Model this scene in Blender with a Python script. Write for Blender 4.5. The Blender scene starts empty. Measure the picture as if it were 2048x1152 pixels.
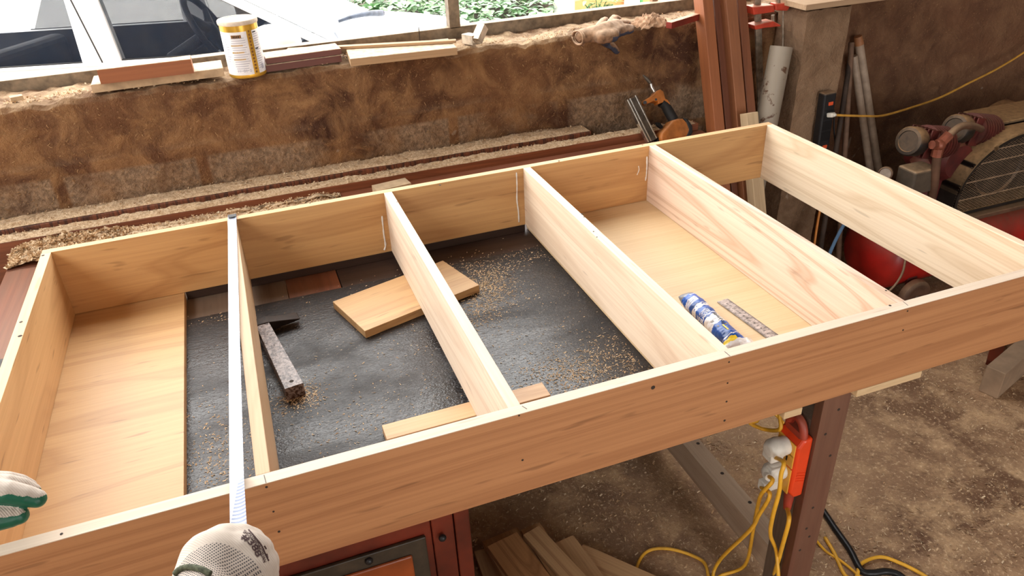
import bpy, bmesh, math, random
from mathutils import Vector, Matrix, noise as mnoise
from mathutils.bvhtree import BVHTree
PI = math.pi
rnd = random.Random(7)
V = Vector
scene = bpy.context.scene
COL = scene.collection

# ---------------------------------------------------------------- camera (solved from the timber frame's corners)
CAM_C = V((0.4643, -1.71247, 1.59474))
CAM_F = 1531.73          # focal length in pixels of a 2048 x 1152 picture
CAM_R = [V((0.93701808, -0.34689365, -0.04076668)),
         V((-0.20954331, -0.464922, -0.86019715)),
         V((0.2794436, 0.81456266, -0.50832956))]   # right, down, forward

def ray(px, py):
    return CAM_R[0]*((px-1024)/CAM_F) + CAM_R[1]*((py-576)/CAM_F) + CAM_R[2]
def Zp(px, py, z):
    d = ray(px, py); return CAM_C + d*((z-CAM_C.z)/d.z)
def Yp(px, py, y):
    d = ray(px, py); return CAM_C + d*((y-CAM_C.y)/d.y)
def Xp(px, py, x):
    d = ray(px, py); return CAM_C + d*((x-CAM_C.x)/d.x)
def Lp(px, py, y0, k):
    """point of the sight line on the leaning plane y = y0 + k z"""
    d = ray(px, py); t = (y0 + k*CAM_C.z - CAM_C.y)/(d.y - k*d.z); return CAM_C + d*t

cam_data = bpy.data.cameras.new('camera')
cam = bpy.data.objects.new('camera', cam_data); COL.objects.link(cam)
cam_data.sensor_width = 36.0; cam_data.lens = CAM_F/2048*36.0
cam_data.clip_start = 0.01; cam_data.clip_end = 200
m3 = Matrix((CAM_R[0], -CAM_R[1], -CAM_R[2])).transposed()
cam.matrix_world = Matrix.Translation(CAM_C) @ m3.to_4x4()
scene.camera = cam

# ---------------------------------------------------------------- object helpers
class MB:
    """collects shapes; build() links them as ONE mesh object"""
    def __init__(s): s.v = []; s.f = []; s.m = []
    def add(s, verts, faces, m=0):
        o = len(s.v); s.v += [tuple(v) for v in verts]
        s.f += [tuple(o+i for i in f) for f in faces]; s.m += [m]*len(faces); return s
    def hexa(s, p, m=0):   # p: 8 points, 0-3 bottom ring, 4-7 top ring
        return s.add(p, [(3,2,1,0),(4,5,6,7),(0,1,5,4),(1,2,6,5),(2,3,7,6),(3,0,4,7)], m)
    def box(s, x0, x1, y0, y1, z0, z1, m=0):
        return s.hexa([(x0,y0,z0),(x1,y0,z0),(x1,y1,z0),(x0,y1,z0),(x0,y0,z1),(x1,y0,z1),(x1,y1,z1),(x0,y1,z1)], m)
    def obox(s, M, sx, sy, sz, m=0):
        p = [M @ V((a*sx/2, b*sy/2, c*sz/2)) for c in (-1,1) for a,b in ((-1,-1),(1,-1),(1,1),(-1,1))]
        return s.hexa(p, m)
    def prism(s, ring, vec, m=0):
        n = len(ring); a = [V(p) for p in ring]; b = [p+V(vec) for p in a]
        return s.add(a+b, [tuple(reversed(range(n))), tuple(range(n,2*n))] + [(i,(i+1)%n,n+(i+1)%n,n+i) for i in range(n)], m)
    def tube(s, pts, r, seg=8, m=0, caps=True):
        pts = [V(p) for p in pts]; n = len(pts); rs = r if isinstance(r,(list,tuple)) else [r]*n
        o = []; f = []; t0 = (pts[1]-pts[0]).normalized()
        u = t0.orthogonal().normalized()
        for i,p in enumerate(pts):
            t = ((pts[min(i+1,n-1)]-pts[max(i-1,0)])).normalized()
            u = (u - t*u.dot(t)).normalized(); w = t.cross(u)
            for k in range(seg):
                a = 2*PI*k/seg; o.append(p+(u*math.cos(a)+w*math.sin(a))*rs[i])
        for i in range(n-1):
            for k in range(seg):
                f.append((i*seg+k, i*seg+(k+1)%seg, (i+1)*seg+(k+1)%seg, (i+1)*seg+k))
        if caps: f += [tuple(reversed(range(seg))), tuple((n-1)*seg+k for k in range(seg))]
        return s.add(o, f, m)
    def cyl(s, p0, p1, r0, r1=None, seg=20, m=0): return s.tube([p0,p1],[r0, r0 if r1 is None else r1],seg,m)
    def lathe(s, prof, M=None, seg=28, m=0):   # prof: (radius, height)
        M = M or Matrix(); o = []; f = []
        for r,h in prof:
            for k in range(seg):
                a = 2*PI*k/seg; o.append(M @ V((r*math.cos(a), r*math.sin(a), h)))
        n = len(prof)
        for i in range(n-1):
            for k in range(seg): f.append((i*seg+k, i*seg+(k+1)%seg, (i+1)*seg+(k+1)%seg, (i+1)*seg+k))
        f += [tuple(reversed(range(seg))), tuple((n-1)*seg+k for k in range(seg))]
        return s.add(o, f, m)
    def ell(s, c, rx, ry, rz, M=None, seg=16, rings=10, m=0):
        M = M or Matrix(); c = V(c); o = []; f = []
        for i in range(rings+1):
            t = PI*i/rings
            for k in range(seg):
                a = 2*PI*k/seg
                o.append(c + M @ V((rx*math.sin(t)*math.cos(a), ry*math.sin(t)*math.sin(a), -rz*math.cos(t))))
        for i in range(rings):
            for k in range(seg): f.append((i*seg+k, i*seg+(k+1)%seg, (i+1)*seg+(k+1)%seg, (i+1)*seg+k))
        return s.add(o, f, m)
    def grid(s, fn, nu, nv, m=0):
        o = [fn(i/nu, j/nv) for j in range(nv+1) for i in range(nu+1)]
        f = [(j*(nu+1)+i, j*(nu+1)+i+1, (j+1)*(nu+1)+i+1, (j+1)*(nu+1)+i) for j in range(nv) for i in range(nu)]
        return s.add(o, f, m)
    def build(s, name, mats, parent=None, smooth=None, bevel=0, loc=None, seg=2):
        if not isinstance(mats,(list,tuple)): mats = [mats]
        me = bpy.data.meshes.new(name)
        base = V(loc) if loc is not None else (parent.matrix_basis.translation if (parent is not None and parent.parent is None) else
                (parent.parent.matrix_basis.translation if parent is not None else V((0,0,0))))
        me.from_pydata([tuple(V(v)-base) for v in s.v], [], s.f)
        for mm in mats: me.materials.append(mm)
        me.polygons.foreach_set('material_index', s.m)
        me.update()
        bm = bmesh.new(); bm.from_mesh(me)
        bmesh.ops.remove_doubles(bm, verts=bm.verts, dist=1e-6)
        bmesh.ops.recalc_face_normals(bm, faces=bm.faces); bm.to_mesh(me); bm.free()
        if smooth is not None:
            me.shade_smooth()
            if smooth < 180: me.set_sharp_from_angle(angle=math.radians(smooth))
        o = bpy.data.objects.new(name, me); COL.objects.link(o)
        if parent is not None: o.parent = parent
        if parent is None: o.location = base
        if bevel:
            b = o.modifiers.new('bevel','BEVEL'); b.width = bevel; b.segments = seg; b.limit_method = 'ANGLE'; b.angle_limit = math.radians(40)
        return o

def tag(o, label=None, cat=None, group=None, kind=None):
    if label: o['label'] = label
    if cat: o['category'] = cat
    if group: o['group'] = group
    if kind: o['kind'] = kind
    return o
def thing(name, loc, label, cat, group=None, kind=None):
    o = bpy.data.objects.new(name, None); COL.objects.link(o); o.location = V(loc); o.empty_display_size = .05
    return tag(o, label, cat, group, kind)
def spline(pts, n=8):
    pts = [V(p) for p in pts]; P = [pts[0]*2-pts[1]] + pts + [pts[-1]*2-pts[-2]]; out = []
    for i in range(1, len(P)-2):
        a,b,c,d = P[i-1:i+3]
        for k in range(n):
            t = k/n
            out.append(.5*((2*b)+(c-a)*t+(2*a-5*b+4*c-d)*t*t+(3*b-a-3*c+d)*t**3))
    out.append(pts[-1]); return out
def frame_from(xdir, zhint):
    x = V(xdir).normalized(); z = V(zhint); z = (z - x*z.dot(x)).normalized(); y = z.cross(x)
    return Matrix((x,y,z)).transposed().to_4x4()
def lump(p, s=1.0, seed=0.0):
    return mnoise.noise(V(p)*s + V((seed, seed*1.7, -seed)))
def text_mesh(s, size, bold=0):
    cu = bpy.data.curves.new('t','FONT'); cu.body = s; cu.size = size; cu.offset = bold; cu.align_x = 'CENTER'; cu.align_y = 'CENTER'
    ob = bpy.data.objects.new('t', cu); COL.objects.link(ob)
    dg = bpy.context.evaluated_depsgraph_get(); me = ob.evaluated_get(dg).to_mesh()
    vs = [v.co.copy() for v in me.vertices]; fs = [tuple(p.vertices) for p in me.polygons]
    ob.evaluated_get(dg).to_mesh_clear(); bpy.data.objects.remove(ob); bpy.data.curves.remove(cu)
    return vs, fs

# ---------------------------------------------------------------- materials
class N:
    """small node-tree writer"""
    def __init__(s, name):
        s.mat = bpy.data.materials.new(name); s.mat.use_nodes = True; s.t = s.mat.node_tree
        s.b = s.t.nodes['Principled BSDF']; s.tc = None
    def n(s, typ, **kw):
        o = s.t.nodes.new(typ)
        for k,v in kw.items(): setattr(o,k,v)
        return o
    def l(s, a, b): s.t.links.new(a, b); return s
    def coord(s, scale=(1,1,1), loc=(0,0,0), rot=(0,0,0), kind='Object'):
        if not s.tc: s.tc = s.n('ShaderNodeTexCoord')
        m = s.n('ShaderNodeMapping'); m.inputs['Scale'].default_value = scale; m.inputs['Location'].default_value = loc; m.inputs['Rotation'].default_value = rot
        s.l(s.tc.outputs[kind], m.inputs['Vector']); return m.outputs[0]
    def noise(s, vec, scale, detail=3, rough=.55, dist=0):
        o = s.n('ShaderNodeTexNoise'); o.inputs['Scale'].default_value = scale; o.inputs['Detail'].default_value = detail
        o.inputs['Roughness'].default_value = rough; o.inputs['Distortion'].default_value = dist; s.l(vec, o.inputs['Vector']); return o.outputs['Fac']
    def voro(s, vec, scale, feat='F1', rnd=1.0):
        o = s.n('ShaderNodeTexVoronoi'); o.inputs['Scale'].default_value = scale; o.feature = feat; o.inputs['Randomness'].default_value = rnd
        s.l(vec, o.inputs['Vector']); return o
    def math(s, op, a, b=None, c=None):
        o = s.n('ShaderNodeMath'); o.operation = op
        for i,x in enumerate((a,b,c)):
            if x is None: continue
            if isinstance(x,(int,float)): o.inputs[i].default_value = x
            else: s.l(x, o.inputs[i])
        return o.outputs[0]
    def ramp(s, fac, stops, interp='LINEAR'):
        o = s.n('ShaderNodeValToRGB'); cr = o.color_ramp; cr.interpolation = interp
        while len(cr.elements) < len(stops): cr.elements.new(0.5)
        for e,(p,c) in zip(cr.elements, stops):
            e.position = p; e.color = (c,c,c,1) if isinstance(c,(int,float)) else (*c,1)
        s.l(fac, o.inputs[0]); return o.outputs[0]
    def mix(s, fac, a, b, mode='MIX'):
        o = s.n('ShaderNodeMix', data_type='RGBA', blend_type=mode)
        for i,x in ((0,fac),(6,a),(7,b)):
            if isinstance(x,(int,float)): o.inputs[i].default_value = x
            elif isinstance(x,tuple): o.inputs[i].default_value = (*x,1)
            else: s.l(x, o.inputs[i])
        return o.outputs[2]
    def sep(s, vec):
        o = s.n('ShaderNodeSeparateXYZ'); s.l(vec, o.inputs[0]); return o.outputs
    def col(s, c):
        if isinstance(c,tuple): s.b.inputs['Base Color'].default_value = (*c,1)
        else: s.l(c, s.b.inputs['Base Color'])
        return s
    def rough(s, r):
        if isinstance(r,(int,float)): s.b.inputs['Roughness'].default_value = r
        else: s.l(r, s.b.inputs['Roughness'])
        return s
    def bump(s, h, strength=.3, dist=.01):
        o = s.n('ShaderNodeBump'); o.inputs['Strength'].default_value = strength; o.inputs['Distance'].default_value = dist
        s.l(h, o.inputs['Height']); s.l(o.outputs[0], s.b.inputs['Normal']); return s
    def setp(s, **kw):
        for k,v in kw.items(): s.b.inputs[k.replace('_',' ')].default_value = v
        return s

def plain(name, c, rough=.5, metal=0, var=.12, scale=30, dust=None, dustamt=.5, bump=0):
    n = N(name); v = n.coord()
    f = n.noise(v, scale, 4)
    d = tuple(x*(1-var*2) for x in c); l = tuple(min(1,x*(1+var)) for x in c)
    c0 = n.ramp(f, [(.3,d),(.7,l)])
    if dust:   # dust that settles on faces that look up
        g = n.n('ShaderNodeNewGeometry'); z = n.sep(g.outputs['Normal'])[2]
        k = n.math('MULTIPLY', n.ramp(z, [(.1,0.0),(.8,1.0)]), n.ramp(n.noise(v, 60, 4), [(.25,.55),(.6,1.0)]))
        k = n.math('MULTIPLY', k, dustamt)
        c0 = n.mix(k, c0, dust)
    n.col(c0).rough(rough).setp(Metallic=metal)
    if bump: n.bump(f, bump, .004)
    return n.mat

def wood(name, light, mid, dark, axis='X', seed=0, rings=9.0, ringamt=.5, fleck=.5, rough=.55, fib=.3, spread=5.0, dirt=None, along=.11):
    n = N(name)
    sc = {'X':(along,1,1),'Y':(1,along,1),'Z':(1,1,along)}[axis]
    fs = {'X':(3,190,190),'Y':(190,3,190),'Z':(190,190,3)}[axis]
    ks = {'X':(11,90,90),'Y':(90,11,90),'Z':(90,90,11)}[axis]
    lo = (seed*1.37, seed*.71, seed*2.13)
    v = n.coord(sc, lo)
    base = n.noise(v, spread, 2, .5, .35)
    r = n.math('SINE', n.math('MULTIPLY', base, rings*2*PI))
    ring = n.ramp(n.math('MULTIPLY_ADD', r, .5, .5), [(.0,0.0),(.70,.12),(.94,1.0),(1.0,.65)])
    fibre = n.noise(n.coord(fs, lo), 1.0, 3, .6)
    big = n.noise(v, 2.2, 2)
    c = n.mix(n.ramp(big, [(.3,0.0),(.7,1.0)]), light, mid)
    c = n.mix(n.math('MULTIPLY', ring, ringamt), c, dark)
    c = n.mix(n.math('MULTIPLY', n.ramp(fibre, [(.35,1.0),(.62,0.0)]), fib), c, dark)
    fl = n.ramp(n.noise(n.coord(ks, lo), 1.0, 1), [(.68,0.0),(.76,1.0)])
    c = n.mix(n.math('MULTIPLY', fl, fleck), c, tuple(x*.55 for x in dark))
    if dirt:
        dd = n.ramp(n.noise(v, 7, 5, .65), [(.42,0.0),(.66,1.0)])
        c = n.mix(n.math('MULTIPLY', dd, .8), c, dirt)
    n.col(c).rough(rough).bump(fibre, .12, .0008)
    return n.mat
WORLD, EXPO = 1.0, 2.85
# ---------------------------------------------------------------- setting
def plaster(name, a, b, c, grey=None, greyband=None, seed=0):
    n = N(name); v = n.coord((1,1,1),(seed,seed,0))
    f1 = n.noise(v, 2.6, 5, .6, .4); f2 = n.noise(v, 11, 5, .65, .5); f3 = n.noise(v, 70, 4, .7)
    k = n.mix(n.ramp(f1, [(.32,0.0),(.62,1.0)]), a, b)
    k = n.mix(n.math('MULTIPLY', n.ramp(f2, [(.40,0.0),(.70,1.0)]), .75), k, c)
    if grey:
        x,y,z = n.sep(n.coord())
        br = n.n('ShaderNodeTexBrick'); n.l(n.coord((1,1,1),(0.06,0,0),(PI/2,0,0)), br.inputs['Vector'])
        br.inputs['Scale'].default_value = 1; br.inputs['Brick Width'].default_value = .38; br.inputs['Row Height'].default_value = .17; br.inputs['Mortar Size'].default_value = .022; br.inputs['Mortar Smooth'].default_value = .5
        blk = n.math('SUBTRACT', 1.0, br.outputs['Fac'])
        band = n.ramp(n.math('MULTIPLY_ADD', z, 5.0, -4.0), [(0.12,1.0),(.45,0.0)])      # low courses where the render has worn off
        wear = n.ramp(n.noise(v, 3.4, 4, .6, .3), [(.40,0.0),(.56,1.0)])
        g = n.math('MULTIPLY', n.math('MULTIPLY', blk, band), wear)
        gc = n.mix(n.ramp(f3, [(.40,0.0),(.66,1.0)]), grey, tuple(min(1,q*2.4) for q in grey))
        k = n.mix(n.math('MULTIPLY', g, .85), k, gc)
    speck = n.ramp(n.noise(n.coord((1,1,1)), 150, 2, .5), [(.66,0.0),(.72,1.0)])
    k = n.mix(n.math('MULTIPLY', speck, .45), k, (.42,.24,.11))
    g = n.n('ShaderNodeNewGeometry'); up = n.ramp(n.sep(g.outputs['Normal'])[2], [(.25,0.0),(.8,1.0)])   # sawdust lies on ledges
    k = n.mix(n.math('MULTIPLY', up, .9), k, n.mix(n.ramp(f2, [(.38,0.0),(.64,1.0)]), (.16,.085,.04), (.50,.36,.22)))
    pale = n.ramp(n.noise(n.coord((1,1,1),(4,2,9)), 9, 3, .5, .6), [(.715,0.0),(.735,1.0)])      # flakes of old limewash
    k = n.mix(n.math('MULTIPLY', pale, .45), k, (.45,.36,.27))
    n.col(k).rough(.95)
    h = n.math('ADD', n.math('MULTIPLY', f2, .7), n.math('MULTIPLY', f3, .35))
    n.bump(h, .75, .03)
    return n.mat
M_wall = plaster('dusty render', (.060,.021,.008), (.19,.085,.033), (.40,.215,.090), grey=(.17,.115,.072))
M_wall_dark = plaster('brown render', (.080,.033,.015), (.16,.070,.032), (.24,.125,.062), seed=3.1)
M_pillar = plaster('pillar render', (.15,.085,.045), (.25,.150,.085), (.33,.215,.13), seed=8.2)

fl = N('floor dust'); v = fl.coord()
f1 = fl.noise(v, 1.7, 5, .65, .6); f2 = fl.noise(v, 9, 5, .7, .3); f3 = fl.noise(v, 90, 3, .7)
k = fl.mix(fl.ramp(f1, [(.36,0.0),(.60,1.0)]), (.14,.068,.034), (.37,.225,.125))
k = fl.mix(fl.math('MULTIPLY', fl.ramp(f2, [(.46,0.0),(.66,1.0)]), .8), k, (.58,.385,.215))
k = fl.mix(fl.math('MULTIPLY', fl.ramp(f3, [(.56,0.0),(.66,1.0)]), .7), k, (.70,.51,.32))
k = fl.mix(fl.math('MULTIPLY', fl.ramp(f3, [(.28,1.0),(.40,0.0)]), .6), k, (.045,.026,.016))
fl.col(k).rough(fl.ramp(f2, [(.3,.45),(.6,.85)])).bump(f3, .5, .006)
M_floor = fl.mat
o = MB().box(-3.6,5.6,-5.1,.62,-.15,0).build('floor', M_floor); tag(o, kind='structure')
M_yard = plain('yard concrete', (.62,.62,.60), .9, 0, .08, 6)
o = MB().box(-14,18,.80,30,-.3,-.12).box(-14,-3.6,-9,.80,-.3,-.12).build('ground', M_yard); tag(o, kind='structure')
M_ceil = plain('ceiling boards', (.24,.19,.15), .9)
o = MB().box(-1.85,5.7,-5.3,.95,3.6,3.7).build('ceiling', M_ceil); tag(o, kind='structure')

# low wall under the window opening, lumpy top edge covered with sawdust
WY = .58; WTOP = 1.04
def wall_fn(u, t):
    x = -3.6 + 6.05*u
    prof = [(WY,0),(WY,.3),(WY,.6),(WY,.75),(WY,.85),(WY,.93),(WY,.99),(WY+.002,1.024),(WY+.010,1.038),(WY+.030,WTOP+.002),(WY+.12,WTOP),(WY+.22,WTOP)]
    s = t*(len(prof)-1); i = min(int(s), len(prof)-2); f = s-i
    y = prof[i][0]*(1-f)+prof[i+1][0]*f; z = prof[i][1]*(1-f)+prof[i+1][1]*f
    p = V((x,y,z)); e = .5+.5*min(1,max(0,(z-.7)/.3))
    d = lump(p,3.1)*.016 + lump(p,9,2)*.008*e + lump(p,28,5)*.005*e
    top = min(1,max(0,(z-.98)/.05))
    return (x, y - d*(1-top*.6) , z + top*(lump(p,6,9)*.012 + lump(p,24,3)*.010 + lump(p,60,1)*.004))
wb = MB().grid(wall_fn, 520, 66)
wb.box(-3.6,2.45,WY+.218,WY+.222,-.15,WTOP)
o = wb.build('wall_back', M_wall, smooth=180); tag(o, kind='structure')
def wall_y(x, z):
    p = V((x,WY,z)); e = .5+.5*min(1,max(0,(z-.7)/.3))
    return WY - (lump(p,3.1)*.016 + lump(p,9,2)*.008*e + lump(p,28,5)*.005*e)
o = MB().box(-1.85,2.42,.70,.90,3.45,3.6).build('trim_1', M_wall_dark); tag(o, kind='structure')       # lintel over the opening

def rw(u, t):
    p = V((2.40+3.2*u, .60, 3.6*t)); return (p.x, .60 - lump(p,2.2,4)*.018 - lump(p,7,1)*.006, p.z)
b = MB().grid(rw, 160, 120); b.box(2.42,5.6,0.66,.80,0,3.6)
o = b.build('wall_right', M_wall_dark, smooth=180); tag(o, kind='structure')
# pillar in front of it
PX0, PX1, PYF = 2.268, 2.447, .42
def pil(u, t):
    # walk round the pillar: left face, front face, right face
    z = 1.058*t; L1, L2, L3 = .15, PX1-PX0, .17; s = u*(L1+L2+L3)
    if s < L1: x, y, nx, ny = PX0, PYF+L1-s, -1, 0
    elif s < L1+L2: x, y, nx, ny = PX0+s-L1, PYF, 0, -1
    else: x, y, nx, ny = PX1, PYF+s-L1-L2, 1, 0
    d = lump((x,y,z),14,3)*.004 + lump((x,y,z),40,1)*.0018
    return (x+nx*d, y+ny*d, z + (.006*lump((x,y,0),25,2) if t > .99 else 0))
b = MB().grid(pil, 90, 110); b.box(PX0+.004,PX1-.004,PYF+.004,.60,1.03,1.056)
o = b.build('pillar', M_pillar, smooth=50); tag(o, kind='structure')

# other walls of the workshop (open on the left and behind the camera to daylight)
M_plain = plain('old limewash', (.30,.24,.19), .95)
for py_ in (-5.15,-2.6,-.35): tag(MB().box(-1.82,-1.66,py_-.08,py_+.08,0,3.6).build('post', M_plain, loc=(-1.74,py_,0)), kind='structure')   # open shed side: only roof posts
tag(MB().box(5.6,5.8,-5.3,.8,-.1,3.6).build('wall_east', M_plain), kind='structure')
b = MB(); b.box(-1.85,.9,-5.3,-5.1,-.1,3.6); b.box(2.9,5.8,-5.3,-5.1,-.1,3.6); b.box(.9,2.9,-5.3,-5.1,2.2,3.6)
tag(b.build('wall_front', M_plain), kind='structure')

tag(MB().box(-3.9,-3.7,-9,.4,-.3,2.9).build('wall_left_sky_block', M_plain), kind='structure')      # unseen wall added on the open side to block the low sky

# steel window frame standing on the wall
M_steel = plain('painted steel', (.23,.17,.11), .6, .2, .25, 40, dust=(.55,.42,.28), dustamt=.5)
b = MB()
b.box(-3.5,2.3,.735,.742,1.035,1.075); b.box(-3.5,2.3,.742,.775,1.068,1.075); b.box(-3.5,2.3,.742,.775,3.40,3.45)
for mx in (-3.3,-1.75,1.136): b.box(mx,mx+.036,.735,.775,1.07,3.45)
tag(b.build('window_1', M_steel, bevel=.0015), kind='structure')
# ---------------------------------------------------------------- the timber frame being assembled
L, H, T, W = 1.833, .156, .019, .90
ZT = .876; ZB = ZT-H; TZ = .70
M_maple_x = wood('maple along', (.66,.385,.160), (.58,.32,.125), (.34,.145,.045), 'X', 1, 8, .42, .4, .5, fib=.22)
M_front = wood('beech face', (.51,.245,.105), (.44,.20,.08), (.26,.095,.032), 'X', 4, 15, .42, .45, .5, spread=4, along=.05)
M_maple_y = wood('maple across', (.70,.44,.21), (.63,.37,.165), (.38,.18,.065), 'Y', 2, 7, .30, .5, .5, fib=.2)
M_pale_y = [wood('pale divider %d'%i, l, m_, d, 'Y', 10+i, rg, ra, .35, .55, along=(.11,.08,.08,.045,.09)[i]) for i,(l,m_,d,rg,ra) in enumerate([
    ((.62,.43,.26),(.55,.37,.21),(.38,.21,.10),8,.35), ((.80,.66,.52),(.75,.59,.44),(.50,.33,.21),9,.35),
    ((.80,.66,.51),(.75,.58,.42),(.50,.32,.19),9,.38), ((.80,.63,.50),(.75,.57,.44),(.48,.30,.19),24,.7), ((.80,.66,.49),(.75,.59,.41),(.52,.36,.20),15,.5)])]
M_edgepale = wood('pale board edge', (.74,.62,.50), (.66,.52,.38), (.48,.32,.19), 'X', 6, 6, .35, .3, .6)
M_hole = plain('nail hole', (.03,.018,.012), .8, 0, 0)
M_pencil = plain('pencil', (.12,.10,.10), .7, 0, 0)
M_glue = plain('dried glue', (.86,.84,.80), .35, 0, .05)

shelf = thing('shelf_frame', (L/2,-W/2,ZB), 'large pale timber shelf frame with four cross dividers lying on the workbench', 'shelf frame')
def holes(b, pts, fn, r, nrm):
    q = V(nrm)
    for p in pts:
        c = fn(*p); b.cyl(c-q*.0005, c+q*.0004, r*rnd.uniform(.8,1.25), None, 8, 1)
b = MB().box(0,L,-T,0,ZB,ZT)
holes(b, [(226,476),(620,406),(1118,322),(1285,290),(880,370)], lambda x,y: Zp(x,y,ZT), .0026, (0,0,1))
back_board = b.build('long_board', [M_maple_x,M_hole], shelf, bevel=.0012)
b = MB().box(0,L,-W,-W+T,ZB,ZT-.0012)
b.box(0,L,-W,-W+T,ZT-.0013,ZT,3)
holes(b, [(533,974),(547,1023),(558,1063),(1038,831),(1045,920),(1458,724),(1455,766),(1453,803),(1449,841),(1815,622),(1806,660)], lambda x,y: Yp(x,y,-W), .0019, (0,-1,0))
holes(b, [(1306,775)], lambda x,y: Yp(x,y,-W), .0034, (0,-1,0))
holes(b, [(123,1068)], lambda x,y: Zp(x,y,ZT), .0016, (0,0,1))
for x0,y0,x1,y1 in ((528,950,532,966),(1449,703,1460,712),(1806,603,1816,611),(1044,812,1054,818)):
    p,q = Zp(x0,y0,ZT+.0002), Zp(x1,y1,ZT+.0002); d = (q-p).normalized(); w = V((-d.y,d.x,0))*.0005
    b.prism([p-w,p+w,q+w,q-w], (0,0,.0002), 2)
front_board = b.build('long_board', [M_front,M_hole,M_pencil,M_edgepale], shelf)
tag(front_board, label='long warm brown board nearest the camera, dotted with nail holes')
for i,x in enumerate((0, L-T)):
    b = MB().box(x,x+T,-W+T,-T,ZB,ZT)
    if i == 0: holes(b, [(86,511),(42,644),(40,672)], lambda x,y: Zp(x,y,ZT), .0032, (0,0,1))
    b.build('end_board', [M_maple_y if i == 0 else M_pale_y[4], M_hole], shelf, bevel=.0012)
DX = [.377,.735,1.090,1.446]
for i,x in enumerate(DX):
    b = MB().box(x,x+T,-W+T,-T,ZB,ZT)
    holes(b, [[],[(794,404)],[(1164,428),(1168,434),(1187,463),(1194,474)],[(1772,581),(1780,611)]][i], lambda x,y: Zp(x,y,ZT), .0022, (0,0,1))
    b.build('divider', [M_pale_y[i], M_hole], shelf, bevel=.0012)
# dried glue runs on the inner face of the far board
def glue(pts, w):
    b = MB(); pts = [Yp(x,y,-T-.0006) for x,y in pts]; pts = spline(pts, 5)
    b.tube(pts, [w*rnd.uniform(.6,1.25) for _ in pts], 6)
    b.build('glue_run', M_glue, back_board, smooth=180)
glue([(764,432),(766,452),(768,470),(771,490),(769,500)], .0022)
glue([(1033,345),(1034,372),(1034,400),(1037,424),(1038,444)], .0018)
glue([(1294,313),(1294,330),(1293,348),(1291,361)], .0022)
glue([(1277,332),(1278,340),(1274,350)], .0012)

# ---------------------------------------------------------------- workbench
bench = thing('workbench', (.64,-.25,0), 'dark worn workbench under the timber frame with a red-brown post leg', 'workbench')
bt = N('black worn board'); v = bt.coord(); s = bt.coord((1.2,22,1))
a = bt.noise(v, 5, 5, .65, .5); f = bt.noise(v, 60, 4, .65); st = bt.noise(s, 3, 4, .6, .3)
k = bt.mix(bt.ramp(a, [(.3,0.0),(.65,1.0)]), (.007,.0055,.006), (.022,.017,.016))
k = bt.mix(bt.math('MULTIPLY', bt.ramp(f, [(.56,0.0),(.74,1.0)]), .5), k, (.09,.075,.065))
k = bt.mix(bt.math('MULTIPLY', bt.ramp(bt.noise(v, 190, 3, .7), [(.60,0.0),(.70,1.0)]), bt.ramp(bt.noise(v, 3.3, 3), [(.40,0.0),(.60,.85)])), k, (.42,.33,.22))
bt.col(k).rough(bt.ramp(bt.noise(bt.coord((1,2.2,1),(3,1,0)), 3.0, 4, .6, .5), [(.38,.22),(.62,.62)])).bump(bt.math('ADD', bt.math('MULTIPLY', st, .35), bt.math('ADD', bt.math('MULTIPLY', f, .6), bt.math('MULTIPLY', bt.noise(bt.coord((1,1.6,1)), 130, 2, .5, 1.2), .7))), .42, .004)
bt.setp(Specular_IOR_Level=.45)
M_black = bt.mat
M_sapele = wood('red brown plank', (.27,.085,.033), (.20,.060,.024), (.08,.020,.008), 'X', 20, 10, .35, .3, .6, fib=.4)
M_sapele_y = wood('red brown board', (.25,.078,.032), (.18,.055,.024), (.07,.02,.01), 'Y', 23, 8, .3, .3, .6, dirt=(.16,.085,.05))
M_grime = wood('grimy board', (.15,.10,.07), (.12,.075,.05), (.05,.03,.02), 'Y', 25, 7, .3, .3, .7, dirt=(.20,.145,.10))
M_darkb = wood('dark board', (.055,.030,.022), (.04,.022,.016), (.018,.010,.008), 'X', 27, 6, .3, .3, .5)
MB().box(-.185,1.49,-.822,-.112,TZ-.014,TZ).build('black_sheet', M_black, bench, bevel=.001)
bk = [(-.185,.238,M_sapele_y),(.240,.470,M_grime),(.472,.592,M_sapele_y),(.594,1.49,M_darkb)]
for x0,x1,m in bk: MB().box(x0,x1,-.110,.33,TZ-.024,TZ-.002).build('top_board', m, bench, bevel=.0015)
MB().box(-.185,1.92,.332,.458,TZ-.034,TZ-.001).build('rear_plank', M_sapele, bench, bevel=.002)
for y0,y1,xx in ((-.70,-.65,.70),(.26,.31,-.12)): MB().box(xx,1.37 if xx > 0 else 1.46,y0,y1,TZ-.11,TZ-.0245).build('rail', M_darkb, bench, bevel=.002)
M_leg = wood('leg red brown', (.17,.060,.032), (.13,.045,.025), (.05,.018,.010), 'Z', 31, 8, .3, .3, .55, dirt=(.20,.10,.06))
M_leg2 = wood('leg grey brown', (.17,.115,.08), (.12,.08,.055), (.05,.03,.02), 'Z', 33, 8, .3, .3, .7)
def leg(x, y, holes_=False):
    b = MB().box(x,x+.064,y,y+.022,0,TZ-.026)
    if holes_:
        for hx,hz in ((.04,.62),(.02,.565),(.045,.50),(.03,.36),(.025,.30),(.038,.27),(.02,.235)):
            b.cyl((x+hx,y-.0006,hz),(x+hx,y+.001,hz),.0035,None,8,1)
    o = b.build('leg', [M_leg,M_hole], bench, bevel=.002)
    MB().box(x,x+.05,y+.0222,y+.075,0,TZ-.112).build('leg_backing', M_leg2, o, bevel=.003)
leg(1.375,-.84,True); leg(1.375,.30); leg(-.10,.30); leg(-.10,-.84)
b = MB().box(1.385,1.435,-.76,.37,.085,.165); 
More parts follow.
